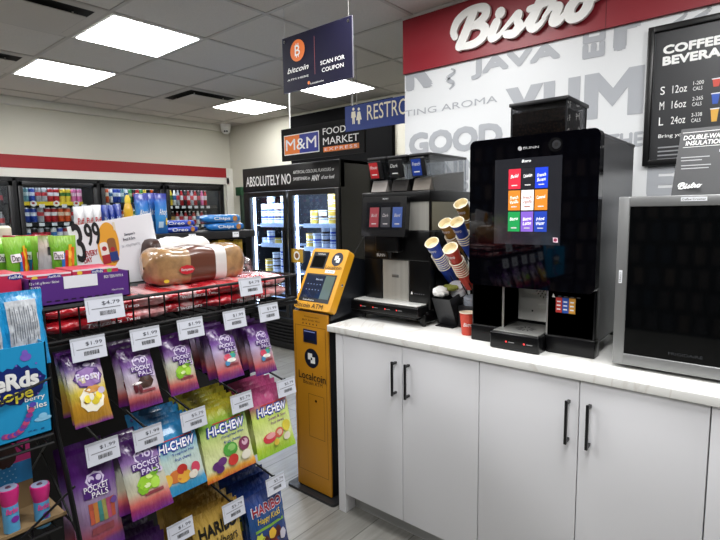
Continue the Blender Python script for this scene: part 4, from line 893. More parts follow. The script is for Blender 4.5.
b.text('DOUBLE-WALL', F, p[0], F.uv(684, 140.5)[1], p[0]+wq*1.18, F.uv(684, 136)[1], WHITE, l=.001, bold=.025, shear=.12)
p = F.uv(685.5, 146); b.text('INSULATION', F, p[0], F.uv(686, 146)[1], p[0]+wq*1.05, F.uv(686, 141.5)[1], WHITE, l=.001, bold=.025, shear=.12)
for py in (133.5, 148): p = F.uv(683, py); b.rect(F, p[0], p[1], p[0]+.2, p[1]+.0015, WHITE, .001)
for k, py in enumerate((158.5, 161.5, 166.5, 169.5)): p = F.uv(681, py); b.rect(F, p[0], p[1], p[0]+(.075, .055, .078, .072)[k], p[1]+.003, mat('#a9aaac', .5), .001)
scr = F.uv(677, 190.5); script_word(b, F, 'Bistro', scr[0]+.005, scr[1]+.004, .0085, .0036, WHITE, d=.0002, l=.001)
q = F.uv(717, 190)[0]; ctop = F.uv(718, 152)[1]; cb = F.uv(718, 188)[1]
b.prism(F, [(q+.008, cb), (q+.055, cb), (q+.063, ctop), (q, ctop)], .001, .001, mat('#9c2230', .4)).rect(F, q-.003, ctop, q+.066, ctop+.008, PAPER, .0013).rect(F, q+.009, cb, q+.054, cb+.02, mat('#d8b8a0', .5), .0015)
b.build('card', t)
MB().prism(Frame((XC+.012, -a[0]-.15, 1.4845), (1, 0, 0)), [(0, 0), (.07, 0), (.048, .15)], -.001, .001, mat('#2a2a2c', .5)).build('easel_foot', t)
# ================================================================== CRYPTO ATM
XA = 1.715; yL, yR = 1.915, 1.668
YEL2 = mat('#c4861a', .42); YEL3 = mat('#dc9c1c', .4); DK = mat('#0d1016', .4); LOGO = mat('#15192c', .4)
t = thing('crypto_atm', 'tall yellow cryptocurrency ATM kiosk with tilted screen head beside the counter', 'ATM', (XA+.12, (yL+yR)/2, 0))
MB().rrect(Frame((0, 0, 0), (1, 0, 0), (0, 1, 0)), XA-.035, yR-.045, XA+.32, yL+.05, 0, .014, .02, mat('#26272a', .5)).build('base_plate', t)
MB().box(XA+.006, XA+.30, yR+.004, yL-.004, .014, .96, DK, .003).build('body', t)
F = FX(XA); p = MB().fbox(F, -yL, .02, -yR, .955, -.012, 0, YEL2, .004)
pb = p.build('front_panel', t)
s = MB(); 
def fl(px0, py0, px1, py1, m=INK, w=.0022):     # outlined door on the panel
    a = F.uv(px0, py0); c = F.uv(px1, py1); u0, v1, u1, v0 = a[0], a[1], c[0], c[1]
    s.rect(F, u0, v0, u0+w, v1, m).rect(F, u1-w, v0, u1, v1, m).rect(F, u0, v0, u1, v0+w, m).rect(F, u0, v1-w, u1, v1, m)
DL = mat('#5a3c0c', .6); U0, U1 = -yL+.016, -yR-.016
for (a0, c0_, a1, c1_) in ((U0, .11, U1, .885),): 
    for r_ in ((a0, c0_, a0+.002, c1_), (a1-.002, c0_, a1, c1_), (a0, c0_, a1, c0_+.002), (a0, c1_-.002, a1, c1_)): s.rect(F, *r_, DL)
a = F.uv(308.5, 393); c = F.uv(329, 447); a0, a1, c0_, c1_ = a[0], U1-.02, c[1]+.02, a[1]
for r_ in ((a0, c0_, a0+.002, c1_), (a1-.002, c0_, a1, c1_), (a0, c0_, a1, c0_+.002), (a0, c1_-.002, a1, c1_)): s.rect(F, *r_, DL)
s.disc(F, (a0+a1)/2, c1_-.03, .007, .007, CHROME, .003, 14)
a = F.uv(304, 341.5); c = F.uv(316.7, 331); s.fbox(F, a[0], a[1], c[0], c[1], 0, .004, mat('#141a3c', .3), .001).rect(F, a[0]+.008, c[1]-.012, c[0]-.01, c[1]-.007, mat('#8a9ad8', .4), .005).rect(F, a[0]+.01, a[1]+.006, c[0]-.01, a[1]+.014, INK, .005)
lg = F.uv(311.7, 358.3); s.disc(F, lg[0], lg[1], .050, .050, LOGO, .001, 28)
def logo_mark(b, F, u, v, r):
    # two interlocking corner brackets
    q = r*.5; h = r*.2
    b.prism(F, [(u-q, v+q), (u+h*.6, v+q), (u+h*.6, v+h*.4), (u-h*.5, v+h*.4), (u-h*.5, v-h*.8), (u-q, v-h*.8)], .002, .002, WHITE)
    b.prism(F, [(u+q, v-q), (u-h*.6, v-q), (u-h*.6, v-h*.9), (u+h*.5, v-h*.9), (u+h*.5, v+h*.8), (u+q, v+h*.8)], .0021, .0021, WHITE)
logo_mark(s, F, lg[0], lg[1], .050)
a = F.uv(299.5, 380.5)[0]; c = F.uv(326, 380)[0]; zz = F.uv(312, 376.5)[1]
s.text('Localcoin', F, a, zz-.020, c, zz+.020, INK, l=.003, bold=.015); s.text('Bitcoin ATM', F, a+.03, zz-.045, c-.025, zz-.025, INK, l=.001)
a = F.uv(303, 318)[0]; c = F.uv(320, 318)[0]; s.text('localcoin.atm', F, a+.01, .930, c-.01, .938, DL, l=.001)
s.text('BUY AND SELL', F, a-.005, .912, c, .920, INK, l=.001)
for k in range(5): s.disc(F, a+.0+k*.024, .897, .004, .004, INK, .001, 10)
s.build('markings', pb)
# head
tilt = .50; FHd = Frame((XA-.018, 0, .965), (0, -1, 0), (sin(tilt), 0, cos(tilt)))
a = FHd.uv(294.5, 306.5); b_ = FHd.uv(329.5, 313); c = FHd.uv(349.5, 250); dd = FHd.uv(313, 248); 
u0 = (a[0]+dd[0])/2; u1 = (b_[0]+c[0])/2; v0 = a[1]*.5+b_[1]*.5; v1 = (c[1]+dd[1])/2
hd = MB().rrect(FHd, u0, v0, u1, v1, -.045, 0, .018, YEL3).build('head', t)
sidep = [(.02, -.03), (v1*1, -.03)]
o0 = FHd.p(0, v0, -.03); o1 = FHd.p(0, v1-.02, -.045)
MB().prism(Frame((0, -u1+.008, 0), (1, 0, 0)), [(o0.x+.01, o0.z+.0), (o1.x, o1.z), (o1.x+.10, o1.z-.02), (XA+.30, .96), (XA+.01, .93)], -(u1-u0-.016), 0, DK).build('rear_housing', hd)
W_, Hh = u1-u0, v1-v0
def R(ua, va, ub, vb, m, l): s.rect(FHd, u0+W_*ua, v1-Hh*vb, u0+W_*ub, v1-Hh*va, m, l)
s = MB(); BZ = mat('#17181b', .3)
R(.07, .06, .49, .34, BZ, .001); R(.11, .13, .44, .32, mat('#050506', .1), .002)
s.text('Localcoin', FHd, u0+W_*.2, v1-Hh*.105, u0+W_*.4, v1-Hh*.08, WHITE, l=.002)
s.build('camera_window', hd)
s = MB(); R(.07, .425, .90, .88, BZ, .001); R(.10, .45, .87, .82, mat('#17223a', .08, coat=1, emis=.15), .002); R(.62, .45, .87, .82, mat('#5c6c66', .1, coat=1), .0025)
s.text('Localcoin', FHd, u0+W_*.2, v1-Hh*.865, u0+W_*.5, v1-Hh*.84, WHITE, l=.002)
for r_ in range(2):
    for k in range(5): s.disc(FHd, u0+W_*(.2+k*.085), v1-Hh*(.60+r_*.09), .003, .003, mat('#8898b8', .4), .003, 8)
s.text('Bitcoin', FHd, u0+W_*.38, v1-Hh*.53, u0+W_*.56, v1-Hh*.50, mat('#c0c8d8', .4), l=.003); s.build('screen', hd)
s = MB(); cu, cv2 = u0+W_*.76, v1-Hh*.165; s.disc(FHd, cu, cv2, W_*.145, W_*.145, LOGO, .001, 28); logo_mark(s, FHd, cu, cv2, W_*.145)
s.text('Localcoin', FHd, u0+W_*.52, v1-Hh*.335, u0+W_*.95, v1-Hh*.275, INK, l=.003, bold=.01)
R(.54, .35, .80, .40, PAPER, .001); s.text('SCAN', FHd, u0+W_*.62, v1-Hh*.385, u0+W_*.76, v1-Hh*.365, INK, l=.002)
s.text('Bitcoin ATM', FHd, u0+W_*.05, v1-Hh*.98, u0+W_*.80, v1-Hh*.905, INK, l=.003, bold=.015)
s.build('lettering', hd)
kp = FHd.p(u1+.0, v1-Hh*.55, -.022); MB().lathe([(.007, 0), (.007, .006), (.004, .008)], CHROME, (kp.x, -u1, kp.z), (0, -1, 0), 14).build('lock', hd)
MB().tube([FHd.p(u1-.01, v1-.03, -.04), FHd.p(u1+.00, v1+.03, -.09)+V3((0, -.02, .09))], .0012, INK, 6).build('antenna', hd)
# ================================================================== POUCH BUILDER
def pouch(w, h, bulge, seal=.07, nu=12, nv=16, lie=False):
    """returns point function of (s in -1..1, t in 0..1 from bottom, side) for a pack hanging below its origin, front to -Y"""
    def fn(s, t, side=1):
        e = max(0, min(1, (t-seal)/(1-2*seal)))
        prof = max(0, sin(PI*e))**.45 if 0 < e < 1 else 0
        body = bulge*prof*(max(0, 1-abs(s)**2.6))**.7
        wr = .0012*sin(9*s+17*t)+.001*sin(23*t+5*s*s)
        wdt = w/2*(1-.05*prof)
        y = -(body+wr*prof)*side
        return V3((s*wdt, y-.0004*side, -h+t*h))
    return fn
def pouch_mesh(mb, fn, m, nu=12, nv=16):
    mb.grid(lambda a, b: fn(a*2-1, b, 1), nu, nv, m)
    mb.grid(lambda a, b: fn(a*2-1, b, -1), nu, nv, m, flip=True)
def on_pouch(fn, w, h, mb, start, lift=.0016):
    """wrap flat decal vertices (x = -1..1, z = 0..1 from bottom, y = layer) on the pouch front"""
    for i in range(start, len(mb.v)):
        p = mb.v[i]; q = fn(max(-1, min(1, p.x)), max(0, min(1, p.z)), 1); mb.v[i] = q+V3((0, -lift-p.y, 0))
FD0 = Frame((0, 0, 0), (1, 0, 0))     # decal plane: u,v -> x,z ; layer is -y
def decal_text(mb, fn, w, h, s, u0, v0, u1, v1, m, layer=0, **k):
    st = len(mb.v); mb.text(s, FD0, u0, v0, u1, v1, m, l=0, **k)
    for i in range(st, len(mb.v)): mb.v[i].y = layer-mb.v[i].y
    on_pouch(fn, w, h, mb, st)
def decal_disc(mb, fn, w, h, u, v, ru, rv, m, layer=0, n=14, wob=0):
    st = len(mb.v); pts = [(u+ru*cos(2*PI*k/n)*(1+wob*(-1)**k), v+rv*sin(2*PI*k/n)*(1+wob*(-1)**k)) for k in range(n)]
    mb.add([V3((u, layer, v))]+[V3((a, layer, b)) for a, b in pts], [(0, 1+k, 1+(k+1) % n) for k in range(n)], m); on_pouch(fn, w, h, mb, st)
def decal_quad(mb, fn, w, h, u0, v0, u1, v1, m, layer=0, n=5, sk=0):
    st = len(mb.v); 
    for i in range(n):
        a, b = u0+(u1-u0)*i/n, u0+(u1-u0)*(i+1)/n
        for j in range(n):
            c, d = v0+(v1-v0)*j/n, v0+(v1-v0)*(j+1)/n
            mb.add([V3((a+sk*(c-v0), layer, c+sk*.0*a)), V3((b+sk*(c-v0), layer, c)), V3((b+sk*(d-v0), layer, d)), V3((a+sk*(d-v0), layer, d))], [(0, 1, 2, 3)], m)
    on_pouch(fn, w, h, mb, st)
PUR = '#5b1f78'; LIL = '#b9a3c8'
PRM = mat('#4b2470', .4); LILM = mat('#cdbfdc', .4); WTM = mat('#f3f0f4', .35)
def pals(kind, w, h):
    """purple dessert-candy pouch"""
    fn = pouch(w, h, .013)
    st = {'banana': [(0, '#6a2478'), (.07, '#a87a26'), (.28, '#c08c28'), (.45, '#dcc44c'), (.62, '#e0d6c4'), (.76, '#8f72a8'), (.86, '#4b1766')],
          'dark': [(0, '#5a2070'), (.1, '#7c2e4a'), (.18, '#b8605c'), (.32, '#c2b0b6'), (.55, '#bfb4ca'), (.70, '#8460a2'), (.82, '#471560')],
          'lime': [(0, '#5f2474'), (.1, '#92305e'), (.18, '#cc6860'), (.32, '#c4bda2'), (.55, '#c2c4b6'), (.70, '#9070a8'), (.82, '#471560')],
          'multi': [(0, '#4e2070'), (.1, '#8c3068'), (.18, '#c45c60'), (.32, '#ba8a92'), (.55, '#b8a8ca'), (.70, '#7a509c'), (.82, '#4a1766')],
          'belts': [(0, '#5a2080'), (.08, '#6a2a7c'), (.14, '#a03a4c'), (.32, '#8a6a8c'), (.5, '#9a86a8'), (.68, '#6a3f8a'), (.8, '#46165f')],
          'berry': [(0, '#4a1a60'), (.2, '#6a2a80'), (.5, '#7a4a92'), (.8, '#3c1452')]}[kind]
    t = thing('candy_bag', 'x', 'candy bag'); b = MB(); pouch_mesh(b, fn, film(st, bump=.22, scale=3)); b.build('pouch', t)
    d = MB(); A = (fn, w, h)
    if kind == 'banana':
        decal_disc(d, *A, .08, .63, .78, .15, PRM, 0, 16, .06); decal_disc(d, *A, .08, .63, .70, .13, mat('#8a62a4', .4), .0004, 16, .06); decal_text(d, *A, 'Frosty', -.58, .56, .74, .70, mat('#d9cfe6', .35), .0008, bold=.07); decal_disc(d, *A, .12, .80, .30, .04, PRM, .0004); decal_disc(d, *A, .12, .805, .22, .025, LILM, .0008)
        decal_disc(d, *A, .05, .33, .66, .17, mat('#f4eeda', .35), 0, 18, .05); decal_disc(d, *A, .15, .46, .42, .05, mat('#c58a3c', .5), .0008, 12, .1)
        for (u, v, r) in ((-.22, .34, .2), (.18, .30, .22), (.42, .36, .2)): decal_disc(d, *A, u, v, r, .055, mat('#e8d23c', .35), .0012, 12)
        decal_disc(d, *A, .0, .36, .12, .05, mat('#f6f2e2', .35), .0018, 10); decal_disc(d, *A, .62, .42, .2, .045, LILM, .002)
    elif kind == 'belts':
        for k, cc in enumerate(('#b2523c', '#c07a3c', '#3f7f78', '#8f8a4a', '#a84a6a', '#b2523c')): decal_quad(d, *A, -.38+k*.19, .30, -.2+k*.19, .50, mat(cc, .4), 0, 3)
        decal_disc(d, *A, .05, .72, .40, .075, LILM, 0, 16, .07); decal_disc(d, *A, .05, .72, .32, .055, PRM, .0006); decal_disc(d, *A, -.12, .73, .13, .03, LILM, .0011, 10); decal_disc(d, *A, .2, .73, .13, .03, LILM, .0011, 10)
        decal_quad(d, *A, -.52, .555, .66, .665, PRM, .0004); decal_text(d, *A, 'POCKET', -.48, .615, .58, .672, WTM, .0010, bold=.02); decal_text(d, *A, 'PALS', -.2, .55, .52, .605, WTM, .0010, bold=.02)
        decal_quad(d, *A, -.35, .19, .6, .26, mat('#8c4048', .4), .0004, 5); decal_disc(d, *A, .72, .46, .16, .035, mat('#6b4a92', .4), .001)
    else:
        decal_disc(d, *A, .1, .74, .50, .105, LILM, 0, 18, .06); decal_disc(d, *A, .1, .74, .43, .088, PRM, .0006); decal_disc(d, *A, -.08, .755, .17, .05, LILM, .0011, 12); decal_disc(d, *A, .27, .755, .17, .05, LILM, .0011, 12); decal_disc(d, *A, -.06, .75, .08, .02, PRM, .0016, 10); decal_disc(d, *A, .26, .75, .08, .02, PRM, .0016, 10)
        decal_quad(d, *A, -.62, .58, .78, .675, PRM, .0018); decal_quad(d, *A, -.30, .49, .72, .585, PRM, .0018); decal_text(d, *A, 'POCKET', -.56, .595, .72, .665, mat('#d9cfe6', .35), .0024, bold=.08); decal_text(d, *A, 'PALS', -.24, .505, .66, .578, mat('#d9cfe6', .35), .0024, bold=.08)
        if kind == 'dark': fr_ = [('#3a2218', .15, .40, .5, .10), ('#57301c', .3, .44, .25, .05), ('#5c1f28', -.55, .33, .12, .08), ('#5c1f28', -.3, .31, .12, .08), ('#efe6e4', -.42, .40, .3, .02)]
        elif kind == 'lime': fr_ = [('#8fbf2e', .0, .40, .55, .10), ('#7ab02a', -.3, .34, .28, .08), ('#a6d24a', .3, .36, .26, .07), ('#c6e07a', .1, .47, .2, .04), ('#d8e8a8', -.1, .36, .16, .03), ('#6fa428', .35, .5, .22, .05)]
        elif kind == 'multi': fr_ = [('#3f9c94', .3, .42, .3, .05), ('#c8405a', -.15, .40, .28, .07), ('#e8e4dc', .1, .34, .4, .04), ('#4a86b0', -.25, .30, .22, .05), ('#78b060', .35, .5, .2, .04)]
        else: fr_ = [('#7c2a70', 0, .4, .5, .1)]
        for k, (cc, u, v, ru, rv) in enumerate(fr_): decal_disc(d, *A, u, v, ru, rv, mat(cc, .35), .0004+k*.0003, 12, .05)
        decal_quad(d, *A, -.3, .235, .66, .275, mat('#8c4048', .4), .0006, 4); decal_disc(d, *A, .68, .5, .2, .035, LILM, .001)
    d.build('printed_artwork', t, smooth=60); return t
def chew(kind, w, h):
    fn = pouch(w, h, .012)
    st = {'blue': [(0, '#2a86b8'), (.12, '#3a9ac6'), (.2, '#ccd6cc'), (.5, '#b9cfc8'), (.72, '#3c93c0'), (1, '#1f78ae')], 'green': [(0, '#c05a20'), (.07, '#e6a430'), (.16, '#dfe3b0'), (.5, '#c9d48a'), (.78, '#7aa83c'), (1, '#b8a824')],
          'pink': [(0, '#8fc020'), (.14, '#b9d83c'), (.3, '#dfe79a'), (.6, '#c4d868'), (.8, '#b05078'), (1, '#a03a6a')]}[kind]
    t = thing('candy_bag', 'x', 'candy bag'); b = MB(); pouch_mesh(b, fn, film(st)); b.build('pouch', t); d = MB(); A = (fn, w, h)
    BLU = mat('#1b3a9a', .35)
    decal_text(d, *A, 'HI-CHEW', -.79, .60, .85, .765, BLU, .0, bold=.30, shear=.15); decal_text(d, *A, 'HI-CHEW', -.74, .618, .80, .748, WTM, .0010, bold=.08, shear=.15)
    decal_quad(d, *A, -.5, .77, .75, .785, mat('#c03a3a', .4), .0004, 4)
    for q in range(2): decal_text(d, *A, ('Original Mix', 'Tropical Mix', 'Sweet & Sour')[['green', 'blue', 'pink'].index(kind)] if q == 0 else 'fruit chews', -.3+q*.1, .53-q*.075, .72-q*.2, .575-q*.075, BLU if kind != 'pink' else mat('#7a2a80', .4), .0004, bold=.01)
    fr = {'blue': [('#d0783a', -.3, .26, .3, .09), ('#e3a83c', .05, .22, .3, .09), ('#b8342c', .0, .33, .22, .07), ('#c8405a', .6, .28, .22, .08), ('#e8e0d0', .45, .2, .2, .06), ('#e8b84a', -.65, .24, .2, .09)],
          'green': [('#4f9c3c', .0, .36, .3, .10), ('#8cc06a', .05, .38, .16, .05), ('#5a2a6c', -.6, .2, .2, .06), ('#6b357c', -.4, .24, .18, .06), ('#5a2a6c', -.5, .14, .16, .05), ('#c8342c', .05, .2, .22, .08), ('#7c2f52', .62, .36, .26, .10), ('#d8b0c0', .66, .38, .14, .05), ('#e9e3d0', .62, .2, .22, .07)],
          'pink': [('#d8404a', -.35, .27, .34, .08), ('#e8a0a0', -.3, .30, .26, .045), ('#d86a50', .15, .3, .22, .08), ('#f0c8b0', .15, .3, .14, .05), ('#d8c83c', .6, .36, .24, .09), ('#e8e0c8', .55, .2, .2, .06), ('#d8b83c', -.05, .17, .14, .05)]}[kind]
    for k, (cc, u, v, ru, rv) in enumerate(fr): decal_disc(d, *A, u, v, ru, rv, mat(cc, .35), .0004+k*.0003, 14)
    if kind != 'pink': decal_disc(d, *A, -.8, .9, .08, .025, mat('#2a3a8a', .4), .0003)
    d.build('printed_artwork', t, smooth=60); return t
def gummy(kind, w, h):
    fn = pouch(w, h, .012)
    st = [(0, '#8a6a1e'), (.3, '#b8923a'), (.7, '#cfae58'), (1, '#a68436')] if kind == 'gold' else [(0, '#20264a'), (.25, '#2a3a7a'), (.6, '#1c4a80'), (.8, '#2a4a90'), (1, '#1a2c66')]
    t = thing('candy_bag', 'x', 'candy bag'); b = MB(); pouch_mesh(b, fn, film(st, r=.25, metal=.25 if kind == 'gold' else 0)); b.build('pouch', t); d = MB(); A = (fn, w, h)
    if kind == 'gold':
        decal_text(d, *A, 'HARIBO', -.80, .66, .82, .83, mat('#15120c', .4), 0, bold=.12); decal_text(d, *A, 'Goldbears', -.6, .50, .76, .63, mat('#15120c', .4), 0, bold=.015, shear=.15)
        for k, (cc, u, v) in enumerate((('#c8342c', -.5, .3), ('#3f9c3c', -.1, .26), ('#e8a030', .3, .3), ('#e9e3c0', .6, .24), ('#c8342c', .1, .14))): decal_disc(d, *A, u, v, .14, .06, mat(cc, .3), .0003+k*.0002, 10)
    else:
        decal_text(d, *A, 'HARIBO', -.84, .68, .84, .84, mat('#d8dcee', .35), 0, bold=.26); decal_text(d, *A, 'HARIBO', -.8, .69, .80, .83, mat('#a01c28', .4), .0008, bold=.10)
        decal_text(d, *A, 'Happy KickS', -.62, .54, .68, .65, mat('#e8c83a', .35), .0003, bold=.02, shear=.2)
        decal_quad(d, *A, -.8, .46, .8, .50, mat('#7aa83c', .4), 0, 4, .1)
        for k, (cc, u, v) in enumerate((('#4a1c18', -.35, .3), ('#6c2018', .1, .28), ('#4a1410', .4, .34), ('#8a2c20', .2, .16), ('#38110e', -.1, .2), ('#e8b83a', .05, .36), ('#c8c4d0', .66, .26))): decal_disc(d, *A, u, v, .2, .08, mat(cc, .3), .0003+k*.0002, 10, .06)
        decal_disc(d, *A, -.62, .36, .22, .08, mat('#c8d048', .4), .0005, 12, .2)
    d.build('printed_artwork', t, smooth=60); return t
# ================================================================== CANDY RACK
YR = 1.2; WIRE = mat('#070708', .45, spec=.3); X0, X1 = .349, 1.092
rk = thing('display_rack', 'black wire candy display rack with a top basket, waterfall pegs and price tags', 'rack', (.7, 1.4, 0))
zt, zb = 1.251, 1.178
b = MB(); yb_ = 1.46
b.tube([(X0, YR, zt), (X1, YR, zt), (X1, yb_, zt), (X0, yb_, zt)], .0042, WIRE, 8, closed=True)
b.tube([(X0, YR, zb), (X1, YR, zb), (X1, yb_, zb), (X0, yb_, zb)], .0042, WIRE, 8, closed=True)
n = 18
for k in range(n+1):
    x = X0+.008+(X1-X0-.012)*k/n; b.tube([(x, YR, zt), (x, YR, zb), (x, yb_, zb), (x, yb_, zt)], .0022, WIRE, 6)
for k in range(7): yy = YR+(yb_-YR)*k/6; b.tube([(X1, yy, zt), (X1, yy, zb)], .0022, WIRE, 6); b.tube([(X0, yy, zt), (X0, yy, zb)], .0022, WIRE, 6)
b.build('wire_basket', rk)
MB().box(X0, X1, YR-.004, YR+.004, 1.158, 1.170, WIRE, .001).build('lower_rail', rk)
MB().box(X0-.02, .60, 1.222, 1.66, 1.2445, 1.2525, mat('#141416', .45), .001).box(.60, .965, 1.262, 1.60, 1.2445, 1.2525, mat('#141416', .45), .001).build('top_plate', rk)
MB().box(.372, 1.085, 1.640, 1.646, .12, 1.244, mat('#0a0a0b', .6)).build('back_panel', rk)
for px in (X0, 1.075): MB().box(px-.012, px+.012, 1.646, 1.67, 0, 1.243, WIRE, .002).build('upright', rk)
for px in (X0, 1.075): MB().box(px-.012, px+.012, 1.12, 1.70, 0.0, .03, WIRE, .003).build('foot', rk)
b = MB(); b.tube([(.366, 1.200, 1.251), (.366, 1.200, 1.181), (.366, 1.178, .996), (.366, 1.140, .905), (.366, 1.096, .773), (.366, 1.05, .5), (.366, 1.04, .02)], .0052, WIRE, 8).build('front_post', rk)
for (p, q) in (((.366, 1.178, 1.00), (.366, 1.63, .62)), ((.366, 1.10, .78), (.366, 1.63, 1.14)), ((.366, 1.1, .80), (.366, 1.63, .80)), ((.366, 1.178, 1.0), (.366, 1.63, 1.0)), ((.366, 1.06, .55), (.366, 1.63, .9))):
    MB().tube([p, q], .0026, WIRE, 6).build('side_brace', rk)
def price_tag(x, y, z, price, w=.074, h=.052, tilt=-.22):
    F = Frame((x, y, z), (1, 0, 0), (0, sin(-tilt)*0+.0-.25*.0+.18, 1)); b = MB()
    b.fbox(F, -w/2, -h/2, w/2, h/2, -.0012, 0, mat('#d3d6e0', .5)).rect(F, -w/2, h/2-.006, w/2, h/2, mat('#b9bcc4', .3), .0004)
    b.text(price, F, -w*.08, h*.10, w*.40, h*.28, mat('#3a3d48', .6), l=.0006); b.rect(F, -w*.36, -h*.02, w*.40, h*.02, mat('#8a8c92', .5), .0005)
    random.seed(int(x*1000)); u = -w*.16
    while u < w*.26: q = random.uniform(.0006, .0018); b.rect(F, u, -h*.30, u+q, -h*.12, INK, .0005); u += q+random.uniform(.0006, .0014)
    b.rect(F, -w*.44, -h*.2, -w*.43, h*.34, mat('#8a8c92', .5), .0005)
    b.build('price_tag', rk)
def peg(x, z, y=YR):
    MB().tube([(x, 1.64, z+.075), (x, y+.06, z+.012), (x, y-.004, z), (x, y-.012, z+.006)], .0032, WIRE, 6).build('peg_arm', rk)
def P2(px, py, Y=YR): p = atY(px, py, Y); return p.x, p.z
# basket tags
x, z = P2(105, 307.5, YR-.008); price_tag(x, YR-.010, z, '$4.79', .085, .055)
x, z = P2(250.5, 286, YR-.008); price_tag(x, YR-.010, z, '$4.79', .080, .052)
LEAN = {}
SPEC = [  # kind maker, w, h, centre x, top z, lean deg, copies, tag pixel, label bits
 (lambda: pals('banana', .080, .165), .4365, 1.143, 21, 3, (89, 348), '$1.99', 'purple and yellow candy bag', 'top-row left peg', .028),
 (lambda: pals('dark', .080, .150), .558, 1.130, 23, 3, (146, 338), '$1.99', 'purple candy bag, dark brown pieces', 'top-row second peg', .027),
 (lambda: pals('lime', .080, .146), .668, 1.128, 17, 2, (191, 328), '$1.99', 'purple bag, lime green picture', 'top-row middle peg', .027),
 (lambda: pals('multi', .084, .148), .803, 1.128, 22, 5, (235, 319), '$1.99', 'purple bag, red and teal picture', 'top-row fourth peg', .026),
 (lambda: pals('multi', .078, .150), .932, 1.118, 19, 4, (269, 312), '$1.99', 'purple bag, red and teal picture', 'top-row right peg', .027),
 (lambda: pals('belts', .106, .235), .437, .905, 10, 3, (103, 451), '$1.99', 'large dark purple bag with striped belts', 'second-row left peg', .026),
 (lambda: pals('lime', .104, .185), .548, .900, 24, 3, (148.5, 437), '$1.99', 'purple bag, green grape-like candies', 'second-row second peg', .027),
 (lambda: chew('blue', .135, .180), .640, .905, 19, 5, (194, 419), '$5.79', 'blue fruit chew bag with mango', 'second-row middle peg', .025),
 (lambda: chew('green', .162, .195), .793, .905, 16, 6, (242, 402), '$5.79', 'green fruit chew bag with grapes', 'second-row fourth peg', .025),
 (lambda: chew('pink', .150, .198), .962, .905, 14, 5, (286.5, 387), '$5.79', 'pink and lime fruit chew bag with citrus', 'second-row right peg', .025),
 (lambda: pals('berry', .120, .17), .545, .625, 12, 7, (0, 0), '$1.99', 'dark purple bag seen from above', 'bottom-row left peg', .026),
 (lambda: gummy('gold', .155, .215), .757, .612, 14, 9, (234, 510), '$5.79', 'gold gummy bag, black lettering', 'bottom-row middle peg', .025),
 (lambda: gummy('blue', .145, .215), .934, .590, 10, 9, (276, 484), '$5.79', 'navy gummy bag, red lettering', 'bottom-row right peg', .025)]
for si, (mk, cx_, zt_, lean, n, tp, price, lab, pegn, gap) in enumerate(SPEC):
    o = mk(); random.seed(si+3); yfront = YR+.012
    for k in range(n):
        L_ = ('front %s, %s' if k == 0 else '%s, '+ORD[k]+' from the front, %s') % (lab, pegn)
        dx = random.uniform(-.004, .004) if k else 0; le = lean*(1 if k == 0 else random.uniform(.75, 1.05)); rz = random.uniform(-.12, .12) if k else random.uniform(-.03, .03)
        loc = (cx_+dx, yfront+k*gap, zt_+k*.004+random.uniform(-.003, .003)); rot = (-math.radians(le), random.uniform(-.03, .03) if k else 0, rz)
        grp = 'candy bags on the '+pegn
        if k: dup(o, loc=loc, rot=rot, label=L_, group=grp)
        else: first = (loc, rot, L_, grp)
    o.location, o.rotation_euler = first[0], first[1]; tag(o, first[2], 'candy bag', first[3])
    if tp[0]:
        x, z = P2(tp[0], tp[1], YR-.018); price_tag(x, YR-.018, z, price)
        peg(x, z+.02)
    else:
        price_tag(P2(181, 531, YR-.02)[0], YR-.02, P2(181, 531, YR-.02)[1], price); peg(.60, .575)
# lying red licorice bags in the basket
def licorice():
    t = thing('licorice_bag', 'x', 'candy bag'); b = MB(); w, dp, h = .32, .21, .041
    def fn(a, c):
        ang = c*2*PI; e = max(.04, (1-abs(2*a-1)**5))**.5; cy, sz = cos(ang), sin(ang)
        return V3((-w/2+w*a, -dp/2*(.72+.28*e)*math.copysign(abs(cy)**.6, cy), h/2+h/2*e*math.copysign(abs(sz)**.7, sz)*(1+.10*sin(26*a+3*c*6))))
    b.grid(fn, 30, 28, film([(0, '#9c1420'), (.3, '#c2202c'), (.42, '#d9b0b0'), (.5, '#c02a34'), (.62, '#b81c28'), (.8, '#d8a8a8'), (1, '#9c1420')], r=.2, scale=7, warp=.35, bump=.6, axis='X')); b.build('pouch', t, 60)
    d = MB(); F = FY(-dp/2*.995); d.text('Twizzlers', F, -.06, .012, .02, .021, WTM, l=.0022, bold=.02, shear=.2); d.text('Twists', F, .03, .013, .065, .021, WTM, l=.0022, bold=.01); d.build('printed_artwork', t, 0); return t
lo = licorice(); first = True
for (x, y, z, rz, lab) in ((.515, 1.318, 1.182, .02, 'lower red licorice bag at the left end of the wire basket'), (.52, 1.318, 1.2145, -.05, 'upper red licorice bag at the left end of the wire basket'),
                      (.745, 1.34, 1.183, .06, 'lower red licorice bag in the middle of the wire basket'), (.755, 1.325, 1.2150, -.04, 'upper red licorice bag in the middle of the wire basket'),
                      (.925, 1.318, 1.182, .03, 'lower red licorice bag at the right end of the wire basket'), (.93, 1.322, 1.2175, .08, 'upper red licorice bag at the right end of the wire basket')):
    loc = (x, y, z); rot = (0, 0, rz)
    if first: lo.location, lo.rotation_euler = loc, rot; tag(lo, lab, 'candy bag', 'red licorice bags in the wire basket'); first = False
    else: dup(lo, loc=loc, rot=rot, label=lab, group='red licorice bags in the wire basket')
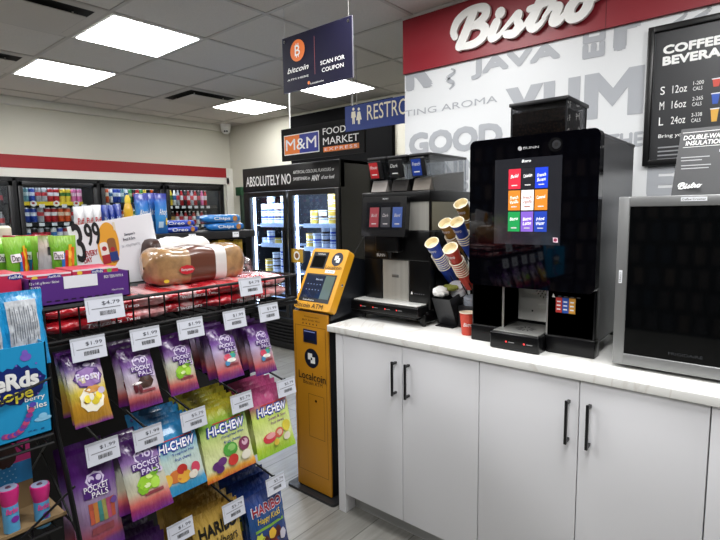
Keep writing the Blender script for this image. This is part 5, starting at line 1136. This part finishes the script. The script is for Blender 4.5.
# ================================================================== TOP PLATE GOODS
ZP = 1.2528
PC = mat('#54287c', .45); YC_ = 1.236; F = FY(YC_)
a = F.uv(28, 305); c = F.uv(129, 271)
t = thing('candy_carton', 'purple cardboard display carton with a blank white label, on the rack top plate', 'carton', ((a[0]+c[0])/2, YC_, ZP))
x0, x1 = .357, c[0]; z1 = F.uv(80, 275)[1]
b = MB().box(x0, x1, YC_, YC_+.003, ZP, z1, PC).box(x0, x1, YC_+.16, YC_+.163, ZP, z1, PC).box(x0, x0+.003, YC_, YC_+.163, ZP, z1, PC).box(x1-.003, x1, YC_, YC_+.163, ZP, z1, PC).box(x0, x1, YC_, YC_+.163, ZP, ZP+.003, PC)
b.build('box', t)
b = MB(); F = FY(YC_-.0005)
a = F.uv(64, 288); c = F.uv(97, 275); b.rect(F, a[0], a[1]-.002, c[0], c[1]+.004, mat('#e6e6ec', .5), .0006)
a = F.uv(29.5, 285); c = F.uv(59, 281); b.text('12 x 141 g Boxes / Boites', F, a[0], a[1]-.003, c[0], a[1]+.004, WHITE, l=.0006); b.text('71770', F, a[0], a[1]-.013, a[0]+.02, a[1]-.006, WHITE, l=.0006)
a = F.uv(104, 277); b.text('BOX TEEN WITH A', F, a[0], a[1]-.003, a[0]+.045, a[1]+.004, WHITE, l=.0006)
for k in range(9): u = x0+.03+k*.017; b.rect(F, u, 1.262, u+.010, 1.2645, mat('#1c0f30', .5), .0006)
a = F.uv(112, 291); b.text('Mixed candy', F, a[0], a[1], a[0]+.028, a[1]+.005, WHITE, l=.0006)
b.build('printing', t)
PK = mat('#b52346', .4)
def pinkbox(x0, x1, y0, z0, z1, lab, words=True):
    t = thing('candy_box', lab, 'candy box', ((x0+x1)/2, y0, z0)); MB().box(x0, x1, y0, y0+.11, z0, z1, PK, .001).build('box', t)
    F = FY(y0); b = MB(); w = x1-x0; h = z1-z0
    for k in range(max(2, int(w/.035))):
        u = x0+.015+k*.034
        if k % 3 == 1: b.disc(F, u+.006, z1-.008, .015, .006, mat('#1d2f8a', .4), .0006, 14); b.text('neRds', F, u-.006, z1-.011, u+.018, z1-.004, WHITE, l=.001, bold=.03)
        else: b.disc(F, u, z1-.008, .006, .005, mat(('#e8c83a', '#8a6ac8', '#7ab83c')[k % 3], .4), .0006, 10)
    b.rect(FY(y0), x0, z1-.004, x1, z1, mat('#e9dfe0', .4), .0004); b.build('printing', t); return t
pinkbox(.362, .452, YC_+.03, 1.2565, 1.322, 'pink candy box with blue and yellow marks, left half of the purple carton')
pinkbox(.455, .560, YC_+.028, 1.2565, 1.325, 'pink candy box with blue lettering, right half of the purple carton')
pinkbox(.285, .350, 1.26, ZP, 1.330, 'pink candy box at the left edge, beside the purple carton')
pinkbox(.235, .345, 1.225, 1.2, 1.262, 'low pink candy box lying left of the purple carton')
# leaning card with the bread price
YCD = 1.47; TL = atY(67, 227, YCD); TR = atY(151, 213, YCD); BR = atY(139, 290, YCD)
ud = (TR-TL).normalized(); wv = (TR-TL).length; vd = V3((-ud.z, 0, ud.x)); hv = abs((BR-TR).dot(vd))
Fc = Frame(TL-vd*hv, ud, vd)
t = thing('price_card', 'white tilted card reading 3.99 every day with an orange oval picture', 'sign', tuple(Fc.p(wv/2, 0)))
b = MB().fbox(Fc, 0, 0, wv, hv, -.004, 0, mat('#e4e5ea', .5))
def ct(s, c0, w, h, m, bold=.02, **k): a = Fc.uv(*c0); b.text(s, Fc, a[0]-w/2, a[1]-h/2, a[0]+w/2, a[1]+h/2, m, l=.001, bold=bold, **k)
CI = mat('#17171a', .5); CR = mat('#a8262e', .5)
ct('3', (79.2, 243), .025, .108, CI, .03); ct('99', (92.5, 234), .041, .064, CI, .04)
ct('EVERY', (91.5, 253), .034, .016, CR, .05); ct('DAY', (88, 260), .022, .015, CR, .05)
a = Fc.uv(108.5, 245.5); b.disc(Fc, a[0], a[1], .030, .066, mat('#e0a030', .5), .0008, 30, rot=-.10)
# loaf pack and hot dog bun pack drawn on the card
a = Fc.uv(104.5, 250); b.rrect(Fc, a[0]-.011, a[1]-.040, a[0]+.011, a[1]+.022, .0008, .0012, .008, mat('#e9e2da', .5)); b.rect(Fc, a[0]-.011, a[1]-.040, a[0]+.011, a[1]-.014, CR, .0014); b.disc(Fc, a[0], a[1]+.004, .007, .007, CR, .0016, 8)
a = Fc.uv(112, 247); b.rrect(Fc, a[0]-.011, a[1]-.045, a[0]+.012, a[1]+.026, .0012, .0016, .009, mat('#8a5a32', .5)); b.rect(Fc, a[0]-.011, a[1]-.040, a[0]+.012, a[1]-.014, mat('#22387a', .5), .0018); b.disc(Fc, a[0], a[1]-.006, .007, .007, CR, .002, 8)
a = Fc.uv(113.5, 225); b.rect(Fc, a[0]-.003, a[1]-.015, a[0]+.003, a[1]+.008, mat('#d8d0b8', .5), .0016)
ct("Dempster's", (129.5, 234), .032, .010, mat('#24304a', .5), .02); ct('Bread & Buns', (129, 238.5), .036, .009, mat('#24304a', .5), .01); ct('26 - 450g/570g/675g', (131, 245), .055, .009, mat('#9a9ca4', .5), .0)
b.build('card', t)
MB().prism(Frame(Fc.p(wv*.42, 0, -.03), (1, 0, 0)), [(0, ZP-Fc.p(wv*.42, 0).z), (.05, ZP-Fc.p(wv*.42, 0).z), (.05, .02), (0, .02)], 0, .026, mat('#101012', .5)).build('card_holder', t)
# bread loaves
def wrapped_loaf(name, lab, x0, x1, y0, y1, z0, h, front, bread):
    t = thing(name, lab, 'bread', ((x0+x1)/2, (y0+y1)/2, z0)); b = MB()
    def fn(a, c):
        ang = c*2*PI; x = x0+(x1-x0)*a; e = max(.0, 1-abs(2*a-1)**9)**.5; ry = (y1-y0)/2*(.06+.94*e); rz = h/2*(.06+.94*e)*(1+.015*sin(a*90))
        cy, sz = cos(ang), sin(ang); pw = .52
        return V3((x, (y0+y1)/2-ry*math.copysign(abs(cy)**pw, cy), z0+h/2+rz*math.copysign(abs(sz)**pw, sz)+.004*sin(a*17)*max(0, sz)))
    def band(a0, a1, m, off=0): b.grid(lambda a, c: fn(a0+(a1-a0)*a, c), max(3, int((a1-a0)*30)), 36, m)
    for a0, a1, m in bread: band(a0, a1, m)
    b.build('wrapped_loaf', t, 60); b = MB(); front(b, fn); b.build('printing', t, 60); return t
BRD = mat('#a07c54', .3, noise=.3, nscale=45, bump=.15, coat=.8); BDK = mat('#3c2118', .4, noise=.3, nscale=30); LBR = mat('#5f3220', .3, coat=.6); LWH = mat('#d8d4d0', .3)
def loaf_front(b, fn):
    xs0, xs1 = .69, .945; y = 1.262; F = FY(y); cx_ = atY(187, 270, y).x; cz = atY(187, 269.5, y).z
    b.disc(F, cx_, cz, .024, .013, mat('#c22430', .4), .001, 8); b.text('Dempsters', F, cx_-.018, cz-.005, cx_+.018, cz+.004, WHITE, l=.002, bold=.01)
    x = atY(170, 281, y); b.disc(F, x.x-.01, x.z, .008, .005, mat('#d8c03a', .4), .001, 10); x = atY(223, 276, y); x = atY(190, 286, y); b.text('600 g', F, x.x-.008, x.z-.002, x.x+.008, x.z+.003, WHITE, l=.001)
xa = atY(148, 285, 1.31).x; xb = atY(242, 272, 1.31).x
wrapped_loaf('bread_loaf', 'wrapped sliced brown loaf with a red badge, behind the wire basket', xa, xb, 1.265, 1.39, ZP, .106, loaf_front, [(0, .34, BRD), (.34, .60, LBR), (.60, .72, LWH), (.72, 1, BRD)])
xa = atY(146.5, 285, 1.44).x; xb = atY(215, 272, 1.42).x
def lf2(b, fn): F = FY(1.405); p = atY(160, 259, 1.405); b.rect(F, p.x, p.z, p.x+.05, p.z+.008, mat('#2a3a8a', .4), .001)
wrapped_loaf('bread_loaf', 'dark loaf in white and blue wrapping, behind the loaf with a red badge', xa, xb, 1.405, 1.52, ZP, .125, lf2, [(0, .16, BDK), (.16, .6, LWH), (.6, 1, LWH)])
crinkle = crumple('plastic_bag', tuple(atY(243, 264, 1.36)-V3((0, 0, .012))), .034, glass((.82, .84, .88), .22, .15), 'clear crinkled plastic bag at the right end of the bread loaf', 'plastic bag', (1, .8, 1.0))
# small green gummy bags behind the cartons
def gpouch(kind):
    w, h = .062, .145; fn = pouch(w, h, .012); t = thing('gummy_bag', 'x', 'candy bag')
    st = {'lime': [(0, '#c8c83a'), (.3, '#5fa82c'), (.8, '#78bc34'), (1, '#a6d85a')], 'grey': [(0, '#9a9c9c'), (.6, '#b0b2b2'), (.85, '#c8bfae'), (1, '#8aa060')], 'red': [(0, '#7a1420'), (1, '#a82434')]}[kind]
    b = MB(); pouch_mesh(b, fn, film(st), 10, 12); b.build('pouch', t); d = MB(); A = (fn, w, h)
    if kind == 'lime':
        for k, (u, cc) in enumerate(((.35, '#e8b82a'), (.55, '#e0701e'), (.1, '#c8301e'), (-.15, '#2f78c0'))): decal_quad(d, *A, u-.1, .25, u+.14, .84-.05*k, mat(cc, .35), .0004+k*.0002, 5, .35)
        decal_quad(d, *A, -.75, .58, .05, .72, WTM, .0012, 3); decal_text(d, *A, 'Dare', -.68, .60, -.02, .70, CI, .0018, bold=.02)
    elif kind == 'grey': decal_quad(d, *A, -.4, .66, .4, .80, CI, .0004, 3); decal_quad(d, *A, -.4, .2, .2, .4, mat('#d8c0c0', .4), .0004, 3)
    else: decal_quad(d, *A, -.4, .4, .4, .6, WTM, .0004, 3)
    d.build('printed_artwork', t, 60); return t
gp = {k: gpouch(k) for k in ('lime', 'grey', 'red')}; gu = {}
for (kind, px, pyt, Y, rz, lab) in (('red', 15, 232, 1.62, .1, 'dark red candy bag at the back, leftmost behind the green ones'), ('red', 21, 231.5, 1.60, -.2, 'dark red candy bag at the back, right one behind the green ones'), ('red', 35, 232, 1.60, .1, 'dark red candy bag peeking over the middle green bags'),
                          ('lime', 3, 236, 1.50, .2, 'lime green gummy bag at the left photo edge, behind the cartons'), ('lime', 13, 237, 1.47, .45, 'lime green gummy bag second from the left, behind the cartons'), ('lime', 29, 235, 1.52, -.1, 'lime green gummy bag third from the left, behind the cartons'),
                          ('lime', 41, 233.5, 1.49, .3, 'lime green gummy bag fourth from the left, tallest of them'), ('grey', 51, 241, 1.47, .1, 'grey gummy bag with a black mark, between green bags'), ('lime', 62, 239, 1.45, -.35, 'lime green gummy bag nearest to the white price card')):
    p = atY(px, pyt, Y); zt_ = p.z; z0 = ZP+.147
    loc = (p.x, Y, z0); rot = (0, random.uniform(-.08, .08), rz)
    if kind not in gu: gu[kind] = 1; gp[kind].location = loc; gp[kind].rotation_euler = rot; tag(gp[kind], lab, 'candy bag', 'small gummy bags behind the cartons')
    else: dup(gp[kind], loc=loc, rot=rot, label=lab, group='small gummy bags behind the cartons')
p = atY(1, 231, 1.66)
b = MB().lathe([(.020, ZP-p.z), (.022, ZP-p.z+.01), (.022, -.02), (.024, -.015), (.024, .008), (.018, .014)], mat('#dcd6c4', .4), (p.x, 1.66, p.z), n=20).disc(FY(1.66-.0245), p.x, p.z-.03, .015, .012, mat('#9c9488', .5), .0, 14).build('lidded_jar')
tag(b, 'pale lidded jar at the left photo edge among the green bags', 'jar')
# ================================================================== LEFT RACK
lk = thing('side_rack', 'black wire side rack at the left photo edge holding blue and pink candy cartons', 'rack', (.2, 1.3, 0))
b = MB()
def wl(p0, p1, Y=1.13, r=.0026): a = atY(p0[0], p0[1], Y); c = atY(p1[0], p1[1], Y); d = (a-c); b.tube([a+d*.6, c], r, WIRE, 6)
wl((0, 403), (51, 377.5)); b.build('diagonal_brace', lk); b = MB(); wl((20, 540), (75, 486)); b.build('diagonal_brace', lk)
b = MB(); zs = atY(30, 441, 1.13).z
for zz in (zs, zs-.018): b.tube([(-.05, 1.13, zz), (.345, 1.13, zz)], .003, WIRE, 6)
for k in range(9): x = -.03+k*.046; b.tube([(x, 1.13, zs), (x, 1.13, zs-.018), (x, 1.36, zs-.018)], .0022, WIRE, 6)
b.tube([(-.05, 1.36, zs-.018), (.345, 1.36, zs-.018)], .003, WIRE, 6); b.build('wire_shelf', lk)
b = MB(); zs2 = .80
b.tube([(-.05, 1.13, zs2), (.345, 1.13, zs2)], .003, WIRE, 6)
for k in range(9): x = -.03+k*.046; b.tube([(x, 1.13, zs2), (x, 1.40, zs2)], .0022, WIRE, 6)
b.build('wire_shelf', lk)
for px in (-.06,): MB().tube([(px, 1.13, 0), (px, 1.13, 1.25)], .006, WIRE, 8).build('upright', lk)
MB().tube([(.352, 1.37, .0), (.352, 1.37, 1.22)], .005, WIRE, 8).build('upright', lk); MB().tube([(-.06, 1.40, .0), (-.06, 1.40, 1.22)], .005, WIRE, 8).build('upright', lk)
SKY = mat('#1e93c8', .4); YN = 1.142; F = FY(YN); x1 = .349; z1 = F.uv(43, 342)[1]; z0 = zs+.002; x0 = .12
t = thing('candy_carton', 'sky blue candy carton with a navy splash and yellow word, on the left wire shelf', 'carton', (.23, YN, z0))
MB().box(x0, x1, YN, YN+.003, z0, z1, SKY).box(x0, x1, YN+.14, YN+.143, z0, z1+.05, mat('#a08a6a', .7)).box(x0, x0+.003, YN, YN+.14, z0, z1, SKY).box(x1-.003, x1, YN, YN+.14, z0, z1, SKY).box(x0, x1, YN, YN+.14, z0, z0+.003, SKY).build('box', t)
b = MB(); NV = mat('#15256c', .4); YW2 = mat('#e8d83a', .4); PU = mat('#7a5cc0', .4)
a = F.uv(14, 386); random.seed(5)
pts = [(a[0]+(.056+.003*random.uniform(-1, 1))*cos(2*PI*k/40)*(1 if k % 2 else .93), a[1]+(.040+.003*random.uniform(-1, 1))*sin(2*PI*k/40)*(1 if k % 2 else .9)+.10*(0)) for k in range(40)]
b.prism(F, pts, .0008, .0008, NV)
u1 = F.uv(38, 372)[0]; b.text('neRds', F, u1-.095, F.uv(30, 386)[1], u1, F.uv(34, 368.5)[1], WHITE, l=.002, bold=.10)
u1 = F.uv(32.5, 390)[0]; b.text('Rope', F, u1-.070, F.uv(22, 402)[1], u1, F.uv(26, 386)[1], mat('#f6e84a', .4), l=.0035, bold=.04)
u0 = F.uv(24.5, 400)[0]; z_ = F.uv(32, 402)[1]; b.text('berry', F, u0, z_, u0+.036, z_+.013, WHITE, l=.001, bold=.03); b.text('bales', F, u0+.003, z_-.015, u0+.038, z_-.003, WHITE, l=.001, bold=.03)
for k in range(15):
    th = k/14; q = F.uv(5+27*th**.8, 437-7*th-26*th**3); b.disc(F, q[0], q[1], .0065, .0055, mat(('#8a3a8c', '#c04a78', '#5a4ab0')[k % 3], .4), .0010+k*.0002, 8)
q = F.uv(25.5, 357); b.disc(F, q[0], q[1], .010, .008, PU, .001, 14).disc(F, q[0]-.001, q[1]+.009, .0055, .006, PU, .0013, 12)
q = F.uv(43, 418); b.disc(F, q[0], q[1], .016, .005, mat('#8cc8e8', .4), .001, 14).disc(F, q[0], q[1]+.006, .008, .006, mat('#8cc8e8', .4), .0013, 12)
for (px, py) in ((16, 366), (36, 363), (46, 383), (38, 393), (40, 376)): q = F.uv(px, py); b.disc(F, q[0], q[1], .002, .002, PU, .001, 8)
q = F.uv(28, 433); b.text('26 g', F, q[0], q[1], q[0]+.03, q[1]+.004, NV, l=.001)
b.build('printing', t)
MB().prism(Frame((0, YN+.125, 0), (1, 0, 0)), [(.2, z1), (.335, z1), (.325, z1+.105), (.22, z1+.115)], -.002, .0, mat('#a8967a', .7)).build('flap', t)
def ropebag(lab, px, pyt, Y, rz):
    w, h = .085, .16; fn = pouch(w, h, .016); t = thing('candy_bag', lab, 'candy bag'); b = MB(); pouch_mesh(b, fn, film([(0, '#1c8ac4'), (.5, '#2298d2'), (1, '#1a86c0')]), 12, 14); b.build('pouch', t)
    d = MB(); A = (fn, w, h); decal_quad(d, *A, -.72, .1, .62, .88, mat('#b4b8bd', .4, noise=.25, nscale=120), 0, 8)
    for k in range(12): decal_quad(d, *A, -.6+k*.10, .2+.03*(k % 3), -.57+k*.10, .80-.05*(k % 2), mat('#5f6570', .5), .0006, 3)
    d.build('printed_artwork', t, 60); p = atY(px, pyt, Y); t.location = (p.x, Y, p.z); t.rotation_euler = (-.12, 0, rz); return tag(t, lab, 'candy bag', 'blue rope candy bags standing in the carton')
ropebag('blue candy bag with a grey printed back, right one standing in the blue carton', 18, 291, 1.205, .05)
ropebag('blue candy bag with a grey back cut by the left photo edge', -22, 300, 1.20, .1)
# pink carton with two toy torches
KR = mat('#8c7350', .8); YP = 1.20
F = FY(1.30); zp = zs2+.003
t = thing('candy_carton', 'pink and dotted blue display carton under the blue carton, holding two toy torches', 'carton', (.22, 1.25, zp))
F = FY(1.262); xr = F.uv(31, 460)[0]; za = F.uv(15, 440)[1]; zbm = F.uv(15, 463)[1]; zc = F.uv(15, 484)[1]
za = min(za, zs-.022)
b = MB().box(.05, xr, 1.2625, 1.266, zp, za, KR).box(.05, .053, 1.16, 1.265, zp, zp+.05, KR).box(.05, xr+.03, 1.16, 1.163, zp, zp+.010, KR).box(.05, xr+.03, 1.16, 1.265, zp, zp+.003, KR)
b.rect(F, .05, zbm, xr, za, mat('#e0388a', .4), .0002); b.rect(F, .05, zc, xr, zbm, mat('#2f8fd0', .4), .0002)
for i in range(22):
    for j in range(5):
        u = .08+i*.0105+(j % 2)*.005
        if u < xr: b.disc(F, u, zc+.004+j*(zbm-zc-.008)/4, .0016, .0016, mat('#9cd0f0', .4), .0006, 8)
b.disc(F, F.uv(5, 456)[0], F.uv(5, 456)[1], .022, .03, mat('#4a2c26', .6), .0006, 10)
b.build('box', t)
HP = mat('#d4267e', .35); HPD = mat('#b01c66', .3)
def torch(px, py, lab, Y=1.185):
    p = atY(px, py, Y); t = thing('toy_torch', lab, 'toy', (p.x, Y, zp+.003)); x = p.x; z = p.z; r = .0180
    MB().lathe([(r, -.004), (r, 0), (r*.93, .0005)], HP, (x, Y, z), n=24).lathe([(r, -.012), (r*1.02, -.002)], HP, (x, Y, z), n=24).lathe([(r*.80, -.034), (r*.98, -.016), (r, -.01)], HP, (x, Y, z), n=24).build('head', t)
    MB().lathe([(r*.88, 0), (r*.86, .0012)], mat('#a8b4d0', .3), (x, Y, z), n=22).lathe([(.006, .001), (.004, .003)], mat('#5a2a4a', .4), (x, Y, z), n=12).build('cap', t)
    MB().lathe([(r*.80, -.092), (r*.80, -.034)], mat('#5aa8d8', .4), (x, Y, z), n=24).build('label_sleeve', t)
    MB().lathe([(r*.74, zp+.004-z), (r*.76, -.092)], HPD, (x, Y, z), n=24).build('barrel', t)
    d = MB(); F = FY(Y-r*.80, 0, 0); s0 = len(d.v); d.text('Barbie', F, x-.011, z-.050, x+.011, z-.038, mat('#e84a9a', .4), l=.001, bold=.05, shear=.3)
    d.disc(F, x+.004, z-.064, .0075, .007, mat('#7a2a9c', .4), .0008, 14); d.warp(s0, lambda q: V3((q.x, q.y+((q.x-x)**2)*28, q.z))); d.build('lettering', t)
    return tag(t, lab, 'toy', 'pink toy torches in the carton')
torch(39.5, 484.5, 'pink toy torch filled with candy, the right one in the dotted carton'); torch(8, 488, 'pink toy torch filled with candy, the left one in the dotted carton')
# ================================================================== SNACK SHELVING BEHIND
YG = 2.3; SHF = mat('#1b1b1d', .45)
g = thing('snack_shelving', 'dark snack shelving unit behind the candy rack with blue packs on top', 'shelving', (1.2, 2.5, 0))
zg = 1.357; xr = 1.797
MB().box(.45, xr, YG, 2.64, zg-.038, zg, SHF, .002).build('shelf', g)
MB().box(.45, xr-.06, YG+.02, 2.64, 0, .98, mat('#070708', .8, spec=.1), .003).build('dark_filler', g)  # added black block that keeps the gap behind the candy rack dark
MB().box(.45, xr-.1, 2.64, 2.66, 0, zg, mat('#0e0e0f', .6)).build('back_panel', g)
F = FY(YG-.001)
for (px, py) in ((192, 231.5), (235.5, 230.5)): p = F.uv(px, py); MB().fbox(F, p[0]-.020, zg-.034, p[0]+.020, zg-.006, 0, .0015, PAPER).text('$4.49', F, p[0]-.010, zg-.02, p[0]+.014, zg-.012, INK, l=.002).build('price_tag', g)
def pkpack(name, lab, cat, px0, px1, z0, h, Y, d, col, words, group=None, wcol=WHITE, rz=0):
    x0, x1 = atY(px0, 220, Y).x, atY(px1, 220, Y).x; w = x1-x0; t = thing(name, lab, cat, ((x0+x1)/2, Y+d/2, z0), group); b = MB()
    def fn(a, c):
        ang = c*2*PI; e = max(.06, (1-abs(2*a-1)**6))**.5; cy, sz = cos(ang), sin(ang)
        return V3((x0+w*a, Y+d/2-d/2*e*math.copysign(abs(cy)**.5, cy), z0+h/2+h/2*e*math.copysign(abs(sz)**.5, sz)*(1+.03*sin(30*a))))
    b.grid(fn, 16, 20, film([(0, col), (1, col)], bump=.5)); b.build('wrapper', t, 60)
    F = FY(Y-.001); d_ = MB(); d_.text(words, F, x0+w*.2, z0+h*.25, x0+w*.62, z0+h*.72, wcol, l=.001, bold=.02); d_.disc(F, x0+w*.75, z0+h*.5, h*.35, h*.35, mat('#a8713a', .5, noise=.3, nscale=90), .001, 14).build('printing', t); return t
z2 = zg+.048
CK = 'cookie packs on the snack shelving'
pkpack('cookie_pack', 'blue cookie pack on the right end of the shelving, bottom of two', 'cookies', 210, 247, zg, .044, 2.34, .10, '#1d6fb8', 'Chips', CK)
pkpack('cookie_pack', 'blue cookie pack on the right end of the shelving, top of two', 'cookies', 206, 244, zg+.045, .044, 2.345, .10, '#2279c0', 'Chips', CK)
pkpack('cookie_pack', 'royal blue crinkled cookie pack in the middle of the shelving, bottom one', 'cookies', 164, 201, zg, .034, 2.34, .10, '#1c3fae', 'Oreo', CK)
pkpack('cookie_pack', 'royal blue crinkled cookie pack in the middle of the shelving, top one', 'cookies', 160, 198, zg+.035, .030, 2.345, .10, '#1f46b8', 'Oreo', CK)
def standpouch(lab, px0, px1, pyt, Y, stops, words, wc, grp, name='snack_pouch'):
    x0, x1 = atY(px0, 210, Y).x, atY(px1, 210, Y).x; zt_ = atY((px0+px1)/2, pyt, Y).z; w, h = x1-x0, zt_-zg-.001; fn = pouch(w, h, .022); t = thing(name, lab, 'snack', ((x0+x1)/2, Y, zt_), grp)
    b = MB(); pouch_mesh(b, fn, film(stops), 10, 12); o = b
    for i in range(len(b.v)): b.v[i] = b.v[i]+V3(t.location)
    b.build('pouch', t); d = MB(); decal_text(d, fn, w, h, words, -.6, .42, .6, .62, wc, 0, bold=.03); decal_disc(d, fn, w, h, .55, .3, .22, .1, mat('#e8c84a', .4), .0004, 10); decal_quad(d, fn, w, h, -.7, .15, .0, .3, mat('#bcd8f0', .4), .0004, 3)
    for i in range(len(d.v)): d.v[i] = d.v[i]+V3(t.location)
    d.build('printed_artwork', t, 60)
SN = 'snack pouches standing on the shelving'; BS = [(0, '#1c5fae'), (.4, '#3f95d8'), (.8, '#2a6ec4'), (.88, '#1f2f96'), (1, '#1f2f96')]
standpouch('light blue snack pouch, leftmost of three beside the card corner', 134.5, 149, 194, 2.36, BS, 'Ahoy!', WHITE, SN); standpouch('light blue snack pouch, middle of three beside the card corner', 144, 158, 193, 2.40, BS, 'Ahoy!', WHITE, SN)
standpouch('light blue snack pouch, rightmost of three beside the card corner', 154.5, 167, 193.5, 2.35, BS, 'Ahoy!', WHITE, SN)
for k, (a_, b_) in enumerate(((101, 108), (107.5, 114), (113.5, 121))): standpouch('small navy pack above the white card, %s of three from the left' % ORD[k], a_, b_, 205 if k < 2 else 204, 2.38, [(0, '#16308c'), (1, '#1c3c9c')], 'Mix', mat('#c8d8f0', .4), SN)
for k, (a_, b_) in enumerate(((73, 84), (82, 93), (91, 101))): standpouch('white crinkled snack bag above the card, %s of three from the left' % ORD[k], a_, b_, 206.5-k*.8, 2.36, [(0, '#d8a878'), (.35, '#c8783a'), (.5, '#dcdcde'), (1, '#e6e6ea')], 'Puff', REDM, SN)
p = atY(129, 222, 2.36); zt_ = atY(129, 195, 2.36).z; H_ = zt_-zg
t = thing('honey_bottle', 'yellow squeeze bottle standing between the navy and light blue packs', 'bottle', (p.x, 2.36, zg)); MB().lathe([(.020, .0), (.026, .01), (.027, H_*.32), (.020, H_*.5), (.022, H_*.6), (.016, H_*.74), (.012, H_*.8)], mat('#d8a82a', .25, coat=.5), (p.x, 2.36, zg), n=20).build('body', t)
MB().lathe([(.013, H_*.8), (.013, H_*.9), (.006, H_)], mat('#e8c83a', .4), (p.x, 2.36, zg), n=16).build('cap', t)
# hanging yellow bags under the shelf
w, h = .12, .17; fn = pouch(w, h, .016); t0 = thing('nut_bag', 'x', 'snack'); b = MB(); pouch_mesh(b, fn, film([(0, '#7a5a20'), (.3, '#b8a07a'), (.55, '#8a6a3a'), (.8, '#c8a024'), (1, '#d8b02a')]), 10, 12); b.build('pouch', t0)
d = MB(); decal_text(d, fn, w, h, 'NUTS', -.5, .72, .5, .85, mat('#5a1c14', .4), 0, bold=.03); decal_disc(d, fn, w, h, 0, .4, .6, .2, mat('#a07c48', .5, noise=.4, nscale=60), 0, 14); d.build('printed_artwork', t0, 60)
k = 0
for px in (166, 184, 202, 219, 232):
    for q in range(2):
        x = atY(px, 238, 2.36+q*.03).x; loc = (x, 2.36+q*.04, zg-.052); lab = '%s yellow nut bag hanging under the shelving board, %s from the left' % (('front', 'rear')[q], ORD[(166, 184, 202, 219, 232).index(px)])
        if k == 0: t0.location = loc; tag(t0, lab, 'snack', 'yellow nut bags under the shelving board'); t0.rotation_euler = (0, 0, .1)
        else: dup(t0, loc=loc, rot=(random.uniform(-.1, .02), 0, random.uniform(-.3, .3)), label=lab, group='yellow nut bags under the shelving board')
        k += 1
for px in (176, 208, 230): x = atY(px, 238, 2.36).x; MB().tube([(x, 2.64, zg-.06), (x, 2.335, zg-.055), (x, 2.33, zg-.045)], .003, WIRE, 6).build('peg_arm', g)
for px in (174, 222): x = atY(px, 238, 2.32).x; MB().fbox(FY(2.325), x-.02, zg-.075, x+.02, zg-.045, 0, .001, mat('#d8a828', .4)).build('price_tag', g)
# ================================================================== LIGHT, CAMERA
w = bpy.data.worlds.new('world'); SC.world = w; w.use_nodes = True
w.node_tree.nodes['Background'].inputs[0].default_value = (.75, .8, .85, 1); w.node_tree.nodes['Background'].inputs[1].default_value = .25
cd = bpy.data.cameras.new('camera'); co = bpy.data.objects.new('camera', cd); COL.objects.link(co); SC.camera = co
cd.sensor_width = 36; cd.sensor_fit = 'HORIZONTAL'; cd.lens = FPX*36/720; cd.clip_start = .02; cd.clip_end = 60
M = Matrix((_r, _u, -_f)).transposed().to_4x4(); M.translation = CAM; co.matrix_world = M
SC.view_settings.view_transform = 'Standard'; SC.view_settings.look = 'None'; SC.view_settings.exposure = 0; SC.view_settings.gamma = 1
